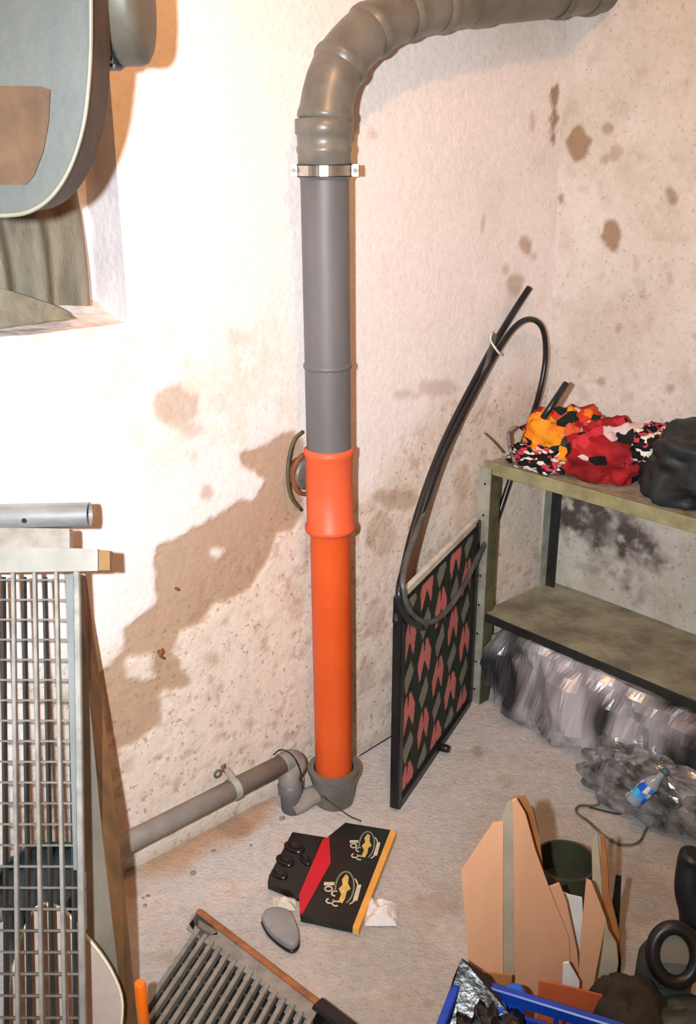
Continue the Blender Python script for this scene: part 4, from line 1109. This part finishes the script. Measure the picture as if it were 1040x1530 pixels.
sheet('thin_cardboard', [(792, 1204), (797, 1206), (805, 1240), (808, 1300), (818, 1480), (800, 1480)], 1.60, 20, 3, kb2, 'narrow brown cardboard tip beside the tallest peak')
sheet('cardboard_flap', [(810, 1318), (820, 1326), (836, 1320), (846, 1345), (862, 1420), (872, 1488), (822, 1480)], 1.545, 4, 2, kb, 'pale cardboard flap standing left of the white card')
sheet('white_card', [(838, 1332), (852, 1338), (870, 1342), (872, 1400), (878, 1480), (842, 1480)], 1.60, 4, 2, white_c, 'white card standing between the cardboard flaps', 'card')
sheet('cardboard_tip', [(876, 1314), (884, 1318), (905, 1372), (901, 1400), (880, 1490), (864, 1488), (868, 1400)], 1.53, -10, 2, kb, 'pointed cardboard piece standing right of the white card')
sheet('upright_cardboard', [(884, 1252), (893, 1246), (898, 1310), (903, 1330), (905, 1480), (888, 1480)], 1.62, -30, 2, kb3, 'narrow upright cardboard strip with a pale face behind the pointed piece')
sheet('brown_strip', [(897, 1246), (903, 1250), (908, 1300), (909, 1330), (926, 1400), (922, 1450), (912, 1480), (902, 1480)], 1.60, -40, 2, kb2, 'curved brown cardboard strip at the right of the bundle')
sheet('black_strip', [(920, 1308), (928, 1310), (926, 1360), (924, 1400), (928, 1440), (924, 1480), (915, 1480), (908, 1400)], 1.64, -30, 2, black_rub, 'black plastic strip standing at the right end of the cardboard bundle', 'strip')
sheet('pale_cardboard', [(905, 1372), (909, 1390), (921, 1410), (924, 1440), (918, 1468), (905, 1490), (888, 1488), (900, 1420)], 1.515, -16, 2, kb3, 'bent pale cardboard with curled edge at the right end of the bundle')
sheet('white_corner', [(842, 1440), (850, 1438), (866, 1466), (866, 1480), (843, 1480)], 1.475, 0, 2, white_c, 'small white paper corner at the foot of the cardboard', 'paper')
sheet('orange_cardboard', [(716, 1452), (765, 1458), (766, 1475), (717, 1470)], 1.455, -14, 2, kb2, 'low brown cardboard edge just above the crate rim on the left')
sheet('low_cardboard', [(805, 1466), (850, 1475), (900, 1488), (899, 1505), (806, 1486)], 1.455, -10, 2, M('reddish_card', RGB(198, 96, 50), RGB(176, 84, 44), 8, .8), 'reddish low cardboard edge just above the crate rim on the right')
# dark green tub behind the bundle
b = MB(); q = atY(840, 1340, 1.80); q.z = 0
b.tube([q + UP * .001, q + UP * .10], [.062, .066], 32)
b.ring(q + UP * .10, q + UP * .175, .064, .070, 32)
tg = b.build('green_tub', green_d); tag(tg, 'dark green plastic tub half hidden behind the cardboard bundle', 'tub')

# ---------------------------------------------------------------- black-rimmed container at bottom right
qc = atY(1008, 1426, 1.50)
rimn = Vector((-.10, -.86, .50)).normalized()
bt = thing('rubber_boot', 'dark rubber boot-like tube with thick black ring opening at the bottom right corner', 'boot', (qc.x, qc.y, 0))
u_ = rimn.cross(UP).normalized(); v_ = u_.cross(rimn).normalized()
pts = [qc + u_ * math.cos(t / 40 * 6.2832) * .042 + v_ * math.sin(t / 40 * 6.2832) * .050 for t in range(40)]
MB().tube(pts, .0145, 14, closed=True).build('ring_rim', black_rub, bt, label='thick black rubber ring')
dgm = M('dark_grey_rubber', RGB(74, 82, 80), RGB(52, 58, 58), 8, .5)
pth = smooth_path([qc - rimn * .004, qc - rimn * .05 - UP * .02, qc - rimn * .06 - UP * .12, Vector((qc.x, qc.y + .02, .06)), Vector((qc.x - .02, qc.y - .04, .001))], 5)
MB().tube(pth, [.047] * 6 + [.056] * (len(pth) - 6), 28, caps=True).build('shaft', dgm, bt)
ov = [qc - rimn * .0005 + u_ * math.cos(t / 30 * 6.2832) * .040 + v_ * math.sin(t / 30 * 6.2832) * .046 for t in range(30)]
MB().add(ov + [p - rimn * .004 for p in ov], [tuple(range(30))] + [(i, (i + 1) % 30, 30 + (i + 1) % 30, 30 + i) for i in range(30)]).build('lining', M('grey_lining', RGB(128, 126, 114), RGB(108, 108, 98), 10, .8), bt, label='grey inside')
q0 = atY(1013, 1285, 1.72); q1 = atY(1018, 1330, 1.70)
b = MB(); b.tube(smooth_path([q0 + Vector((.035, 0, .02)), q0 + Vector((.030, 0, -.01)), atY(1029, 1330, 1.70), atY(1036, 1370, 1.68), Vector((q1.x + .03, 1.66, .01))], 6), [.020, .026, .030] + [.030] * 22, 18)
tag(b.build('black_tube', M('blue_black_rubber', RGB(28, 30, 38), RGB(18, 20, 26), 10, .45)), 'black rubber tube standing at the right edge above the ring opening', 'tube')
rag = M('dark_brown_rag', RGB(62, 54, 42), RGB(28, 30, 28), 8, .95, bump=.6, bscale=50)
q = atZ(935, 1520, .08)
tag(lumpy((q.x, q.y, .06), (.072, 0, 0), (0, .07, 0), .09, 50, 34, .2, 1.6, 53, .002, .08).build('dark_rag', rag), 'dark brown crumpled rag between the blue crate and the black ring', 'rag')
b = MB(); q = atZ(1005, 1540, .06)
tag(lumpy((q.x + .02, q.y, .05), (.09, 0, 0), (0, .06, 0), .07, 40, 30, .12, 1.4, 63, .002).build('dark_sack', dgm), 'dark grey-green sack in the very bottom right corner', 'sack')
